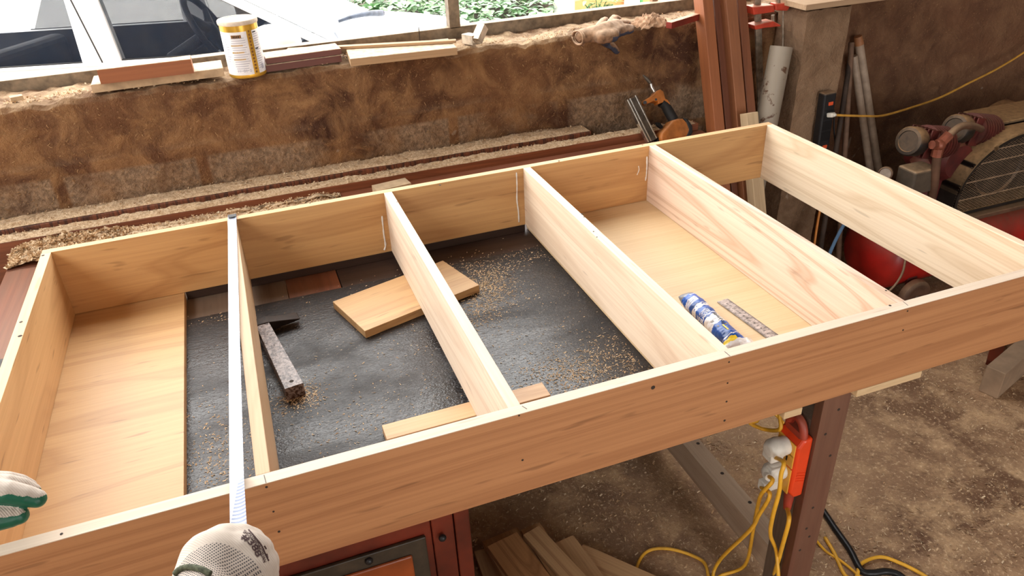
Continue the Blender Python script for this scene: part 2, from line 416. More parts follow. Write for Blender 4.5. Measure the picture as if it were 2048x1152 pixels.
for q in ((.1,-.3),(.13,-.4),(.11,-.52),(.14,-.63)): b.cyl((1.397+q[0]*.2,q[1],.1645),(1.397+q[0]*.2,q[1],.1655),.005,None,8,1)
M_brace = wood('grey brace', (.48,.35,.25), (.36,.25,.17), (.15,.09,.055), 'Y', 36, 8, .3, .3, .8, dirt=(.52,.40,.28))
b.build('stretcher', [M_brace,M_hole], bench, bevel=.002)

# ---------------------------------------------------------------- panels and offcuts under / inside the frame
def board(name, mat, c, rz, sx, sy, sz, bevel=.001, parent=None, tilt=None):
    """box whose grain runs along its own x; c is the centre of the underside"""
    b = MB().box(-sx/2,sx/2,-sy/2,sy/2,0,sz); o = b.build(name, mat, parent, bevel=bevel, loc=(0,0,0))
    M = Matrix.Translation(V(c)) @ Matrix.Rotation(rz,4,'Z')
    if tilt is not None: M = M @ tilt
    o.matrix_basis = M; return o
M_panel1 = wood('panel maple', (.62,.385,.18), (.55,.32,.135), (.36,.17,.06), 'X', 41, 7, .4, .45, .45, fib=.2)
M_panel2 = wood('panel birch', (.70,.52,.31), (.63,.44,.24), (.46,.29,.13), 'X', 43, 8, .2, .2, .5, spread=3, fib=.2)
M_edge = plain('panel edge', (.42,.28,.14), .8)
pz = ZB-TZ-.001
tag(MB().box(0,.248,-W+.002,-.002,TZ+.0005,ZB-.0008).build('panel', M_panel1, bevel=.0008, loc=(.124,-.45,TZ)),
    'pale maple panel in the leftmost bay of the frame, nearest the green gloved fingers', 'panel', 'panels under the frame')
tag(MB().box(1.10,1.475,-W+.022,-.002,TZ+.0005,ZB-.0008).build('panel', M_panel2, bevel=.0008, loc=(1.28,-.45,TZ)),
    'wide birch panel beneath the steel ruler and the blue foil pouch', 'panel', 'panels under the frame')
M_scrap = wood('scrap ash', (.62,.40,.19), (.54,.32,.14), (.36,.18,.07), 'X', 47, 8, .4, .5, .5)
M_scrap2 = wood('scrap pine', (.70,.46,.25), (.62,.38,.19), (.40,.21,.09), 'X', 49, 9, .4, .4, .5)
def from_quad(name, mat, a, bq, c, z, th):
    """board whose top face has pixel corners a (left far), bq (left near), c (right near)"""
    A,B,Cc = Zp(*a,z+th), Zp(*bq,z+th), Zp(*c,z+th)
    x = (Cc-B); rz = math.atan2(x.y,x.x); ctr = (A+Cc)/2
    return board(name, mat, (ctr.x,ctr.y,z), rz, x.length, abs((A-B).dot(V((-math.sin(rz),math.cos(rz),0)))), th)
o = from_quad('offcut_board', M_scrap, (660,605),(735,660),(963,568), TZ+.0005, .0185)
tag(o, 'square-ended light offcut board lying askew on the black bench top beside the hammer', 'board', 'offcuts on the bench')
o = from_quad('offcut_board', M_scrap2, (765,850),(772,880),(1100,790), TZ+.0005, .0185)
tag(o, 'narrow pinkish offcut board tucked under the near side of the frame', 'board', 'offcuts on the bench')
M_dusty = plain('dusty block', (.50,.36,.22), .9, 0, .15, 25)
o = board('offcut_block', M_dusty, (.825,.385,TZ), math.radians(8), .105, .05, .028)
tag(o, 'small dusty block peeking up behind the far side of the frame', 'block')

o = board('light_block_strip', M_darkb, (.67,-.010,TZ-.0015), 0, .84, .014, ZB-TZ+.0008); tag(o, 'thin dark strip added under the far long board to block light', 'batten')  # added strip, keeps light from leaking through the gap below the far board
M_apron = wood('apron', (.66,.48,.28), (.58,.40,.21), (.38,.23,.10), 'X', 52, 6, .3, .3, .6)
for x0_,x1_ in ((1.229,1.266),(1.384,1.530)): MB().box(x0_,x1_,-.9005,-.845,TZ+.004,ZB-.0008).build('packing_strip', M_apron, bench, bevel=.001)
# hammer
ham = thing('hammer', (.43,-.30,TZ), 'old hammer with a worn dark wooden handle lying on the black bench top', 'hammer')
M_handle = N('worn dark handle'); v = M_handle.coord((1,1,1)); f = M_handle.noise(v, 160, 4, .7); g2 = M_handle.noise(v, 30, 4, .6)
M_handle.col(M_handle.mix(M_handle.ramp(f, [(.42,0.0),(.6,1.0)]), (.05,.022,.014), M_handle.mix(g2,(.14,.085,.07),(.48,.40,.37)))).rough(.24).bump(f, .4, .002)
a, c = Zp(525,648,TZ+.028), Zp(588,772,TZ+.028)
dx = (c-a); Mh = frame_from(dx, (0,0,1)); Mh.translation = (a+c)/2 - V((0,0,.0145))
b = MB(); ring = []
n = 9
def hs(u): # half width and height along the handle
    return .0135+.004*u, .0145
prev = []
for i in range(n):
    u = i/(n-1); w,h = hs(u); x = (u-.5)*dx.length
    prev.append([Mh@V((x,-w,-h)),Mh@V((x,w,-h)),Mh@V((x,w,h)),Mh@V((x,-w,h))])
vs = [p for r in prev for p in r]; fs = [(0,1,2,3),((n-1)*4+3,(n-1)*4+2,(n-1)*4+1,(n-1)*4)]
for i in range(n-1):
    for q in range(4): fs.append((i*4+q,(i+1)*4+q,(i+1)*4+(q+1)%4,i*4+(q+1)%4))
b.add(vs, fs, 0)
e = Mh@V((dx.length*.43,0,.0146)); b.cyl(e-V((0,0,.001)), e+V((0,0,.0003)), .0042, None, 14, 1)
for u,w_ in ((.36,.002),(-.12,.0018),(-.13,-.004)): 
    e = Mh@V((dx.length*u,w_,.0146)); b.cyl(e-V((0,0,.001)), e+V((0,0,.0003)), .0013, None, 8, 1)
b.build('handle', [M_handle.mat,M_hole], ham, bevel=.003, seg=3)
M_iron = plain('dark iron', (.028,.018,.014), .42, .6, .3, 60)
hx = V((-dx.y,dx.x,0)).normalized()   # across the handle
if hx.x < 0: hx = -hx
hc = a - dx.normalized()*.012; hc.z = TZ+.0155
Hm = frame_from(hx, (0,0,1)); Hm.translation = hc
b = MB(); prof = [(-.062,.013,.0145),(-.05,.0145,.015),(-.03,.0115,.012),(-.012,.0135,.0145),(.012,.0135,.0145),(.035,.012,.009),(.065,.0145,.004),(.078,.015,.0015)]
vs = []; fs = []
for x,w_,h_ in prof: vs += [Hm@V((x,-w_,-h_*.9)),Hm@V((x,w_,-h_*.9)),Hm@V((x,w_,h_)),Hm@V((x,-w_,h_))]
k_ = len(prof); fs = [(0,1,2,3),((k_-1)*4+3,(k_-1)*4+2,(k_-1)*4+1,(k_-1)*4)]
for i in range(k_-1):
    for q in range(4): fs.append((i*4+q,(i+1)*4+q,(i+1)*4+(q+1)%4,i*4+(q+1)%4))
b.add(vs, fs); b.build('head', M_iron, ham, bevel=.002)

# tape measure stretched across the frame
tape = thing('tape_measure', (.37,-.5,ZT), 'white steel tape measure pulled across the frame along the left divider', 'tape measure')
p0, p1, p2 = V((.3895,.004,ZT+.0012)), Zp(474,957,ZT+.0022), Zp(478,1066,.935)
tp = N('tape blade'); x,y,z = tp.sep(tp.coord())
def tick(step, w): 
    return tp.math('LESS_THAN', tp.math('FRACT', tp.math('MULTIPLY', y, 1/step)), w)
right = tp.math('GREATER_THAN', x, .0022)
tk = tp.math('MULTIPLY', tick(.010,.5), right)
numr = tp.math('MULTIPLY', tp.math('MULTIPLY', tick(.02,.3), tp.math('LESS_THAN', x, .0022)), tp.math('GREATER_THAN', x, -.001))
kk = tp.mix(tp.math('MULTIPLY', tk, .62), (.58,.61,.69), (.06,.13,.30)); kk = tp.mix(tp.math('MULTIPLY', numr, .22), kk, (.30,.22,.45))
tp.col(kk).rough(.25).setp(Coat_Weight=.3)
# local frame: y along the tape, x across
def blade_seg(a, c, n=30, sag=0):
    pass
d01 = (p1-p0); yd = d01.normalized(); xd = V((0,0,1)).cross(yd)*-1; xd = yd.cross(V((0,0,1))).normalized(); 
if xd.x < 0: xd = -xd
path = [p0 + d01*(i/40) for i in range(41)] + [p1.lerp(p2, i/10) for i in range(1,11)]
vs = []; fs = []; nn = len(path); cum = 0; HW = .0092
Mt = Matrix((xd, yd, xd.cross(yd))).transposed().to_4x4(); Mt.translation = p0
Mi = Mt.inverted()
for i,p in enumerate(path):
    for j in range(7):
        u = -1+2*j/6; q = p + xd*(u*HW); q.z += .0024*u*u
        vs.append(Mi @ q)
    for j in range(7):
        u = -1+2*j/6; q = p + xd*(u*HW); q.z += .0024*u*u - .0003
        vs.append(Mi @ q)
for i in range(nn-1):
    a0, a1 = i*14, (i+1)*14
    for j in range(6):
        fs.append((a0+j,a0+j+1,a1+j+1,a1+j)); fs.append((a0+7+j,a1+7+j,a1+8+j,a0+8+j))
    fs.append((a0,a1,a1+7,a0+7)); fs.append((a0+6,a0+13,a1+13,a1+6))
b = MB().add(vs, fs); o = b.build('blade', tp.mat, None, smooth=40); o.parent = tape
o.matrix_basis = Matrix.Translation(-tape.location) @ Mt
M_blk = plain('black steel', (.02,.02,.022), .4, .5, .1)
b = MB(); b.hexa([(p0.x-.009,.0015,ZT-.010),(p0.x+.009,.0015,ZT-.010),(p0.x+.009,.0030,ZT-.010),(p0.x-.009,.0030,ZT-.010),
                  (p0.x-.009,.0015,ZT+.003),(p0.x+.009,.0015,ZT+.003),(p0.x+.009,.0030,ZT+.003),(p0.x-.009,.0030,ZT+.003)])
b.hexa([(p0.x-.008,-.014,ZT+.0042),(p0.x+.008,-.014,ZT+.0042),(p0.x+.009,.0030,ZT+.0036),(p0.x-.009,.0030,ZT+.0036),
        (p0.x-.006,-.014,ZT+.0052),(p0.x+.006,-.014,ZT+.0052),(p0.x+.009,.0030,ZT+.0046),(p0.x-.009,.0030,ZT+.0046)])
b.build('hook', M_blk, tape)

# steel ruler on the birch panel
rul = thing('steel_ruler', (1.25,-.7,ZB), 'short worn steel ruler lying on the birch panel', 'ruler')
A, B, Cc = Zp(1437,606,ZB+.001), Zp(1459,600,ZB+.001), Zp(1557,670,ZB+.001)
dr = (Cc-B); Mr = frame_from(dr, (0,0,1)); wr = abs((A-B).dot(Mr.to_3x3()@V((0,1,0)))); Mr.translation = (A+Cc)/2
Lr = dr.length + .012
M_rul = plain('ruler steel', (.42,.37,.35), .42, .75, .25, 90)
M_ink = plain('black ink', (.02,.02,.02), .6, 0, 0)
b = MB(); b.obox(Mr, Lr, wr, .0012)
b.build('blade', M_rul, rul)
b = MB()
for i in range(int(Lr*1000/2.5)):
    x = -Lr/2+.004+i*.0025; l_ = .0065 if i%4 == 0 else .0035
    for sgn in (-1,1):
        Mq = Mr @ Matrix.Translation((x, sgn*(wr/2-l_/2), .00075)); b.obox(Mq, .0006, l_, .0002)
for i in range(1,15):
    vs, fs = text_mesh(str(15-i), .008); x = -Lr/2+.008+i*.0105
    if x < Lr/2-.005: b.add([Mr@V((-v_.x+x, -v_.y, .0009)) for v_ in vs], fs)
b.build('markings', M_ink, rul)

# foil tube of sealant
tube = thing('sealant_pouch', Zp(1412,640,ZB), 'blue and white foil pouch of sealant lying against the third divider', 'sealant pouch')
a, c = Zp(1368,592,ZB+.02), Zp(1478,694,ZB+.02); a.x += .004
ax = (c-a); Lt = ax.length; Ms = frame_from(ax, (0,0,1)); Ms.translation = a
M_blue = plain('blue foil', (.006,.105,.50), .28, .0, .3, 18); M_white = plain('white foil', (.80,.80,.82), .3, 0, .06, 30)
M_grey = plain('grey foil', (.22,.24,.27), .35, .2, .1); M_yel = plain('yellow print', (.85,.62,.02), .4, 0, .05); M_clear = plain('crumpled film', (.82,.83,.85), .2, 0, .1)
vs = []; fs = []; mi = []
nu, ns = 150, 44
def prof_t(u):
    env = min(1, (u/.14)**.6 if u > 0 else 0) * min(1, ((1-u)/.16)**.6 if u < 1 else 0)
    return .0055+.0115*env, .017+.0035*env
for i in range(nu+1):
    u = i/nu; hz, hw = prof_t(u)
    if u > .86: hw += .012*(u-.86)/.14
    for k_ in range(ns):
        an = 2*PI*k_/ns; cz, cw = math.sin(an), math.cos(an)
        w_ = 1 + .10*lump((u*9,cw*1.2,cz*1.2),1.2,3) + .05*lump((u*30,cw*2,cz*2),1.5,8)
        vs.append(Ms @ V((u*Lt, cw*hw*w_, cz*hz*w_)))
def mat_t(u, cw):
    s = u + .020*cw + .006*math.sin(cw*9+u*40)
    if s < .075: return 2
    if .085 < s < .105 and cw > -.2: return 1
    if .15 < s < .235 and cw < .15: return 1 if math.sin(s*260+cw*9) > -.55 else 0
    if .285 < s < .300 or .315 < s < .345: return 1
    if .300 < s < .315: return 0 if math.sin(cw*40) > .2 else 1
    if .40 < s < .47 and cw < .2 and math.sin(s*330)*math.sin(cw*30) > .35: return 1
    if .475 < s < .488: return 1
    if .515 < s < .655: return 1
    if s > .945: return 4
    if s > .895 and cw < .1: return 3
    if .865 < s < .875: return 1
    return 0
for i in range(nu):
    for k_ in range(ns):
        fs.append((i*ns+k_, i*ns+(k_+1)%ns, (i+1)*ns+(k_+1)%ns, (i+1)*ns+k_)); 
        an = 2*PI*(k_+.5)/ns; mi.append(mat_t((i+.5)/nu, math.cos(an)))
b = MB(); b.v = [tuple(p) for p in vs]; b.f = fs + [tuple(range(ns)), tuple(nu*ns+k_ for k_ in range(ns))]; b.m = mi+[2,4]
pouch = b.build('pouch', [M_blue,M_white,M_grey,M_yel,M_clear], tube, smooth=60)
bvh = BVHTree.FromPolygons([V(p) for p in vs], fs)
def wrap(b, s, size, u, cross, rot, m, flip=1):
    tv, tf = text_mesh(s, size); R2 = Matrix.Rotation(rot,3,'Z'); out = []
    for q in tv:
        q = R2 @ q; p = Ms @ V((u*Lt + q.x*flip, cross+q.y, .05))
        hit,nr,_,_ = bvh.ray_cast(p, V((0,0,-1))); out.append((hit if hit else Ms@V((u*Lt+q.x,cross+q.y,.0)))+V((0,0,.0006)))
    b.add(out, tf, m)
b = MB(); wrap(b,'Polymer',.0135,.60,.004,PI,0); wrap(b,'IIIIIIII',.005,.53,.002,PI,0); wrap(b,'III',.008,.62,-.012,PI,0)
b.build('lettering', M_ink, pouch)
b = MB(); wrap(b,'T',.034,.765,-.002,PI/2,0); b.build('emblem', M_yel, pouch)
b = MB(); wrap(b,'IIIIIII',.006,.42,-.004,PI,0); wrap(b,'IIII',.005,.45,-.004,PI,0); b.build('lettering', M_white, pouch)
M_film = N('clear film'); M_film.col((.9,.92,.95)).rough(.15).setp(Alpha=.55)
b = MB()
def film(u, t):
    p = Ms @ V((Lt*(.93+.18*u), (t-.5)*.07, .004+.010*math.sin(t*9+u*4)*u)); n_ = lump(p,70,3); p.z = max(ZB+.001, p.z+n_*.012); return p
b.grid(film, 14, 18); b.build('crimped_end', M_film.mat, tube, smooth=180)
# ---------------------------------------------------------------- long timbers behind the bench, sawdust on them
B1Y, B2Y, B1Z, B2Z = .46, .505, .722, .741
M_beam2 = wood('ribbed timber end grain', (.24,.075,.032), (.17,.052,.022), (.022,.007,.005), 'Z', 61, 30, .85, .3, .6, fib=.6)
o = board('timber_beam', M_sapele, ((-.42+1.912)/2, (B1Y+.503)/2, .575), 0, 1.912+.42, .042, B1Z-.575, .002)
tag(o, 'long red-brown timber on edge, nearest of the two behind the bench', 'beam', 'long timbers along the wall')
o = board('timber_beam', M_beam2, ((-.42+1.53)/2, (B2Y+.565)/2, .575), 0, 1.53+.42, .059, B2Z-.575, .004)
tag(o, 'shorter dark timber with vertical grain against the window wall', 'beam', 'long timbers along the wall')
sd = N('sawdust'); v = sd.coord(); f = sd.noise(v, 140, 4, .7); f2 = sd.noise(v, 25, 3)
sd.col(sd.mix(sd.ramp(f, [(.35,0.0),(.62,1.0)]), (.44,.28,.15), sd.mix(f2, (.70,.52,.33), (.80,.64,.45)))).rough(.95).bump(f, .8, .006)
M_saw = sd.mat
M_chip = [plain('shaving %d'%i, c, .8, 0, .1) for i,c in enumerate([(.62,.44,.26),(.50,.32,.17),(.70,.55,.37)])]
def curl(b, p, s, m=0):
    """one little curled shaving"""
    R = Matrix.Rotation(rnd.uniform(0,2*PI),3,'Z') @ Matrix.Rotation(rnd.uniform(-.9,.9),3,'X')
    w = s*rnd.uniform(.25,.5); arc = rnd.uniform(1.0,4.2); r = s/arc*rnd.uniform(.7,1.2); n_ = 5; vs = []
    for i in range(n_+1):
        t = arc*i/n_ - arc/2
        for sg in (-.5,.5): vs.append(V(p)+R@V((r*math.sin(t), sg*w + .25*s*t/arc, r*(1-math.cos(t)))))
    b.add(vs, [(2*i,2*i+1,2*i+3,2*i+2) for i in range(n_)], m)
def ridge(name, x0, x1, y0, y1, z, h, curls, label, size=(.005,.012), seed=0, ymod=None):
    b = MB(); nx = int((x1-x0)/.006); ny = 10
    def fn(u, t):
        x = x0+(x1-x0)*u; e = math.sin(PI*t)**.6; en = min(1,u*14,(1-u)*14)
        hh = h*e*en*(.35+1.3*abs(lump((x*1.0,t,0),9,seed))+.8*abs(lump((x,t*.3,0),40,seed)))
        yy = y0+(y1-y0)*t + (lump((x,t,1),30,seed)*.006 if 0 < t < 1 else lump((x,t,1),16,seed)*.004)
        if ymod: yy += ymod(x,t)
        return (x, yy, z+.0006+hh)
    b.grid(fn, nx, ny)
    for _ in range(curls):
        u, t = rnd.random(), rnd.uniform(.05,.95); p = V(fn(u,t)); curl(b, p+V((0,0,.001)), rnd.uniform(*size), rnd.choice((1,1,2,3)))
    o = b.build(name, [M_saw]+M_chip, smooth=180); return tag(o, label, 'sawdust', None, 'stuff')
ridge('sawdust', -.42, 1.90, B1Y+.001, B1Y+.043, B1Z, .010, 900, 'band of sawdust lying along the nearer red-brown timber', (.003,.009), 3)
ridge('sawdust', -.42, 1.525, B2Y+.002, WY-.004, B2Z, .012, 900, 'band of sawdust between the dark timber and the window wall', (.003,.009), 5)
ridge('sawdust', .05, .68, .37, .455, TZ, .014, 900, 'thin drift of shavings along the far edge of the bench', (.004,.011), 8, lambda x,t: (.05*(x-.05) if t < .5 else 0))
# heap of coarse shavings by the far left corner of the frame
b = MB()
def heap(u, t):
    x = -.185+.30*u; y = .335+.122*t; e = (math.sin(PI*min(1,u*1.02))**.7)*(.5+.5*math.sin(PI*t))
    return (x, y+.012*lump((x,y,0),22), TZ+.0005+.030*e*(.8+.7*lump((x,y,0),30,3)) + .004*abs(lump((x,y,0),90,3)))
b.grid(heap, 50, 22)
for _ in range(1500):
    u, t = rnd.random(), rnd.random(); curl(b, V(heap(u,t))+V((0,0,.002)), rnd.uniform(.007,.020), rnd.choice((1,1,2,3)))
tag(b.build('shavings', [M_saw]+M_chip, smooth=180), 'heap of coarse wood shavings by the far left corner of the frame', 'shavings', None, 'stuff')
# fine dust and crumbs on the bench top
b = MB()
for cx,cy,sx,sy,n_ in ((.91,-.24,.035,.05,1600),(.86,-.34,.03,.04,500),(1.05,-.62,.10,.05,1400),(.95,-.63,.05,.03,500),(.45,-.49,.025,.02,500),(.30,-.62,.03,.09,500),(1.0,-.15,.20,.03,900),(.75,-.52,.35,.18,900),(.33,-.14,.05,.015,60),(.52,-.62,.08,.06,120)):
    for _ in range(n_):
        x, y = rnd.gauss(cx,sx), rnd.gauss(cy,sy)
        if not (.25 < x < 1.09 and -.85 < y < -.03): continue
        s = rnd.uniform(.0005,.0013); a = rnd.uniform(0,PI); d = V((math.cos(a),math.sin(a),0))*s*rnd.uniform(1,2.6); w = V((-d.y,d.x,0)).normalized()*s*.6
        p = V((x,y,TZ+.0004)); b.add([p-d-w,p+d-w,p+d+w+V((0,0,s*.5)),p-d+w+V((0,0,s*.5))], [(0,1,2,3)], rnd.choice((0,0,1,2)))
tag(b.build('sawdust', M_chip), 'scattered sawdust crumbs on the black bench top inside the frame', 'sawdust', None, 'stuff')
# stringy shavings that cling to the rough wall
b = MB()
for _ in range(2600):
    x, z = rnd.uniform(-.3,1.95), .70+.33*rnd.random()**.8
    if lump((x,0,z),3.5,6) < rnd.uniform(-.6,.5): continue
    a = rnd.uniform(0,2*PI); s = rnd.uniform(.003,.011); n_ = 4; vs = []; bend = rnd.uniform(-1.5,1.5); w_ = rnd.uniform(.0004,.0009)
    q = V((x,0,z))
    for i in range(n_+1):
        aa = a+bend*i/n_; d = V((math.cos(aa),0,math.sin(aa))); y = wall_y(q.x,min(q.z,1.03))-.0012-.0012*math.sin(PI*i/n_)
        nn = V((-d.z,0,d.x))*w_; vs += [(q.x-nn.x,y,q.z-nn.z),(q.x+nn.x,y-.0004,q.z+nn.z)]; q = q+d*s/n_
    b.add(vs, [(2*i,2*i+1,2*i+3,2*i+2) for i in range(n_)], rnd.choice((0,1,1)))
M_fib = [plain('clinging fibre %d'%i, c, .9, 0, .1) for i,c in enumerate([(.40,.24,.11),(.27,.145,.06)])]
tag(b.build('wood_fibres', M_fib), 'stringy brown shavings clinging to the rough window wall', 'shavings', None, 'stuff')
b = MB()
for _ in range(1500):
    x = rnd.uniform(-.25,1.95); y = WY+abs(rnd.gauss(0,.045))+.006
    if y > .72 or lump((x,y,0),8,2) < rnd.uniform(-.5,.4): continue
    curl(b, (x,y,WTOP+.004+lump((x,WY,WTOP),6,9)*.012), rnd.uniform(.004,.012), rnd.choice((0,1,1,2)))
tag(b.build('shavings', M_chip), 'curled shavings strewn along the top of the window wall', 'shavings', None, 'stuff')
# chips on the floor
b = MB()
def flk(x, y, s, m):
    a = rnd.uniform(0,PI); d = V((math.cos(a),math.sin(a),0))*s*rnd.uniform(.8,2.6); w = V((-d.y,d.x,0)).normalized()*s*.55; p = V((x,y,.0008+rnd.random()*.002))
    b.add([p-d-w,p+d-w,p+d+w+V((0,0,s*.6)),p-d+w+V((0,0,s*.6))], [(0,1,2,3)], m)
N_ = 0
while N_ < 20000:
    x, y = rnd.uniform(.6,3.2), rnd.uniform(-1.15,.15)
    if lump((x,y,0),2.3,1)+.6*lump((x,y,0),7,2) < rnd.uniform(-.5,.45): continue
    
    if x < .70 and y < -.2 or (1.36 < x < 1.45 and (y < -.75 or y > .29)): continue
    flk(x, y, rnd.choice((.0008,.0010,.0013,.0016,.0019,.0027))*rnd.uniform(.7,1.2), rnd.choice((0,1,1,2))); N_ += 1
tag(b.build('wood_chips', M_chip), 'pale wood chips scattered over the brown workshop floor', 'wood chips', None, 'stuff')

# ---------------------------------------------------------------- things on the window wall
Z0 = WTOP+.004
M_terra = wood('orange brown block', (.36,.125,.045), (.30,.10,.035), (.16,.05,.02), 'X', 71, 5, .3, .2, .6)
M_tdust = plain('dust on timber', (.62,.47,.32), .95, 0, .2, 60)
def topped(name, mats, A, B, C, z, th, label, cat, group=None, bevel=.0015):
    """plank given by pixels of its top face: A far-left, B near-left, C near-right; the top carries dust"""
    a, bq, c = Zp(*A,z+th), Zp(*B,z+th), Zp(*C,z+th)
    x = c-bq; rz = math.atan2(x.y,x.x); n_ = V((-math.sin(rz),math.cos(rz),0)); sy = max(.02,abs((a-bq).dot(n_))); ctr = (bq+c)/2+n_*sy/2
    b = MB().box(-x.length/2,x.length/2,-sy/2,sy/2,0,th-.0012,0); b.box(-x.length/2+.001,x.length/2-.001,-sy/2+.001,sy/2-.001,th-.0013,th,1)
    o = b.build(name, mats, None, bevel=0, loc=(0,0,0)); o.matrix_basis = Matrix.Translation((ctr.x,ctr.y,z)) @ Matrix.Rotation(rz,4,'Z')
    return tag(o, label, cat, group)
topped('plank', [M_dusty,M_tdust], (185,152), (181,170), (446,136), Z0+.004, .022, 'dusty flat plank under the orange-brown block on the window wall', 'plank', 'planks on the window wall')
topped('timber_block', [M_terra,M_tdust], (193,132), (193,140), (381,118), Z0+.027, .038, 'short orange-brown timber block lying on a dusty plank on the window wall', 'timber block')
M_mahog = wood('dark red strip', (.17,.050,.032), (.13,.036,.024), (.06,.016,.012), 'X', 73, 5, .3, .2, .5)
topped('timber_strip', [M_mahog,M_tdust], (532,124), (531,131), (682,110), Z0+.002, .019, 'lower of two dark red strips stacked beside the can', 'timber strip', 'dark red strips by the can')
topped('timber_strip', [M_mahog,M_tdust], (532,104), (531,117), (682,97), Z0+.0225, .016, 'upper of two dark red strips stacked beside the can', 'timber strip', 'dark red strips by the can')
M_pl = wood('pale dusty plank', (.50,.32,.17), (.42,.26,.13), (.22,.12,.05), 'X', 75, 6, .4, .2, .7)
topped('plank', [M_pl,M_tdust], (692,98), (700,118), (914,95), Z0+.004, .021, 'pale plank on the window wall, just left of the rusty upright', 'plank', 'planks on the window wall')
a, c = Zp(574,96,WTOP+.040), Zp(912,82,WTOP+.034); d = c-a
o = board('batten', M_pl, ((a.x+c.x)/2,(a.y+c.y)/2,WTOP+.030), math.atan2(d.y,d.x), d.length, .022, .008); tag(o, 'long thin batten resting behind the pale plank under the window frame', 'batten')
# nail standing in the pale plank
q = Zp(842,86,WTOP+.03); o = MB().cyl(q+V((0,.01,-.01)), q+V((0,.01,.045)), .0011, None, 6).build('nail', M_iron, loc=q); tag(o, 'thin dark nail standing upright behind the pale plank', 'nail')
# milk powder can
cc = Zp(497,147,Z0+.002); can = thing('can', (cc.x,cc.y,Z0+.001), 'dusty gold and white tin can with a plastic lid on the window wall', 'can')
CR, CH = .0505, .150
M_can = plain('white label', (.80,.79,.80), .35, .0, .05, 50); M_gold = plain('gold label', (.74,.45,.06), .28, .55, .2, 12); M_txt = plain('grey print', (.42,.42,.48), .6, 0, 0)
M_brown = plain('brown print', (.24,.10,.02), .5, 0, .1); M_lid = plain('dusty lid', (.66,.56,.45), .8, 0, .14, 50, dust=(.80,.66,.50), dustamt=.8); M_tin = plain('tin rim', (.72,.58,.30), .25, .8, .1)
Mc = Matrix.Translation((cc.x,cc.y,Z0+.001))
ca = math.atan2(CAM_C.y-cc.y, CAM_C.x-cc.x)
b = MB(); seg = 60
for (h0,h1,r0,r1,m) in ((0,.004,.0495,.0515,1),(.004,.009,.0515,CR,1),(.009,CH-.026,CR,CR,0),(CH-.026,CH-.010,CR,CR,1)):
    vs = []; fs = []
    for h,r in ((h0,r0),(h1,r1)):
        for k_ in range(seg): a = 2*PI*k_/seg; vs.append(Mc@V((r*math.cos(a),r*math.sin(a),h)))
    fs = [(k_,(k_+1)%seg,seg+(k_+1)%seg,seg+k_) for k_ in range(seg)]
    for k_ in range(seg):
        a = (2*PI*(k_+.5)/seg - ca + PI) % (2*PI) - PI; b.add([vs[i] for i in fs[k_]], [(0,1,2,3)], 1 if (m == 0 and .30 < a < .62) else m)
b.add([Mc@V((.0495*math.cos(2*PI*k_/seg),.0495*math.sin(2*PI*k_/seg),.0)) for k_ in range(seg)], [tuple(range(seg))], 1)
body = b.build('body', [M_can,M_gold], can, smooth=50)
b = MB(); b.lathe([(CR-.001,CH-.010),(CR+.0022,CH-.010),(CR+.0030,CH-.007),(CR+.0030,CH-.001),(CR+.001,CH+.0015),(CR-.004,CH+.0015),(CR-.006,CH-.0005),(CR-.014,CH-.0005),(CR-.0155,CH+.0006),(.002,CH+.0006)], Mc, 48)
b.build('lid', M_lid, can, smooth=40)
b = MB()
def lab(a0, a1, h0, h1, m):
    n_ = max(1,int((a1-a0)/.08)); o_ = []
    for i in range(n_+1):
        a = ca + a0+(a1-a0)*i/n_
        for h in (h0,h1): o_.append(Mc@V(((CR+.0003)*math.cos(a),(CR+.0003)*math.sin(a),h)))
    b.add(o_, [(2*i,2*i+2,2*i+3,2*i+1) for i in range(n_)], m)
for r in range(15):
    h = .107-.0062*r
    if r in (3,6,9): lab(-.62,.02,h-.001,h+.0022,1)
    for s0 in (-.60,-.50): lab(s0+rnd.uniform(0,.05), s0+.65+rnd.uniform(-.1,.12), h, h+.0016, 0)
for r in range(16):
    lab(.68, 1.12+rnd.uniform(-.15,.05), .112-.006*r, .1138-.006*r, 0)
lab(.68,.92,.117,.120,2); lab(.68,.90,.073,.076,2); lab(.86,1.06,.018,.032,0)
for r in range(13): lab(.40+rnd.uniform(0,.03),.54-rnd.uniform(0,.03),.012+.009*r,.0175+.009*r,3)
for r in range(10): lab(-1.1,-.75-rnd.uniform(0,.15),.045+.0065*r,.0468+.0065*r,0)
lab(-.52,.02,.107,.1165,3); lab(-.45,-.05,.1085,.1145,2)
for i,ch in enumerate('11 01 0'):
    if ch == ' ': continue
    tv, tf = text_mesh(ch, .011); b.add([Mc@V(((CR+.0005)*math.cos(ca-.5+i*.11+q.x/CR),(CR+.0005)*math.sin(ca-.5+i*.11+q.x/CR),.020+q.y)) for q in tv], tf, 0)
b.build('printing', [M_txt,M_gold,M_blk,M_brown], body)
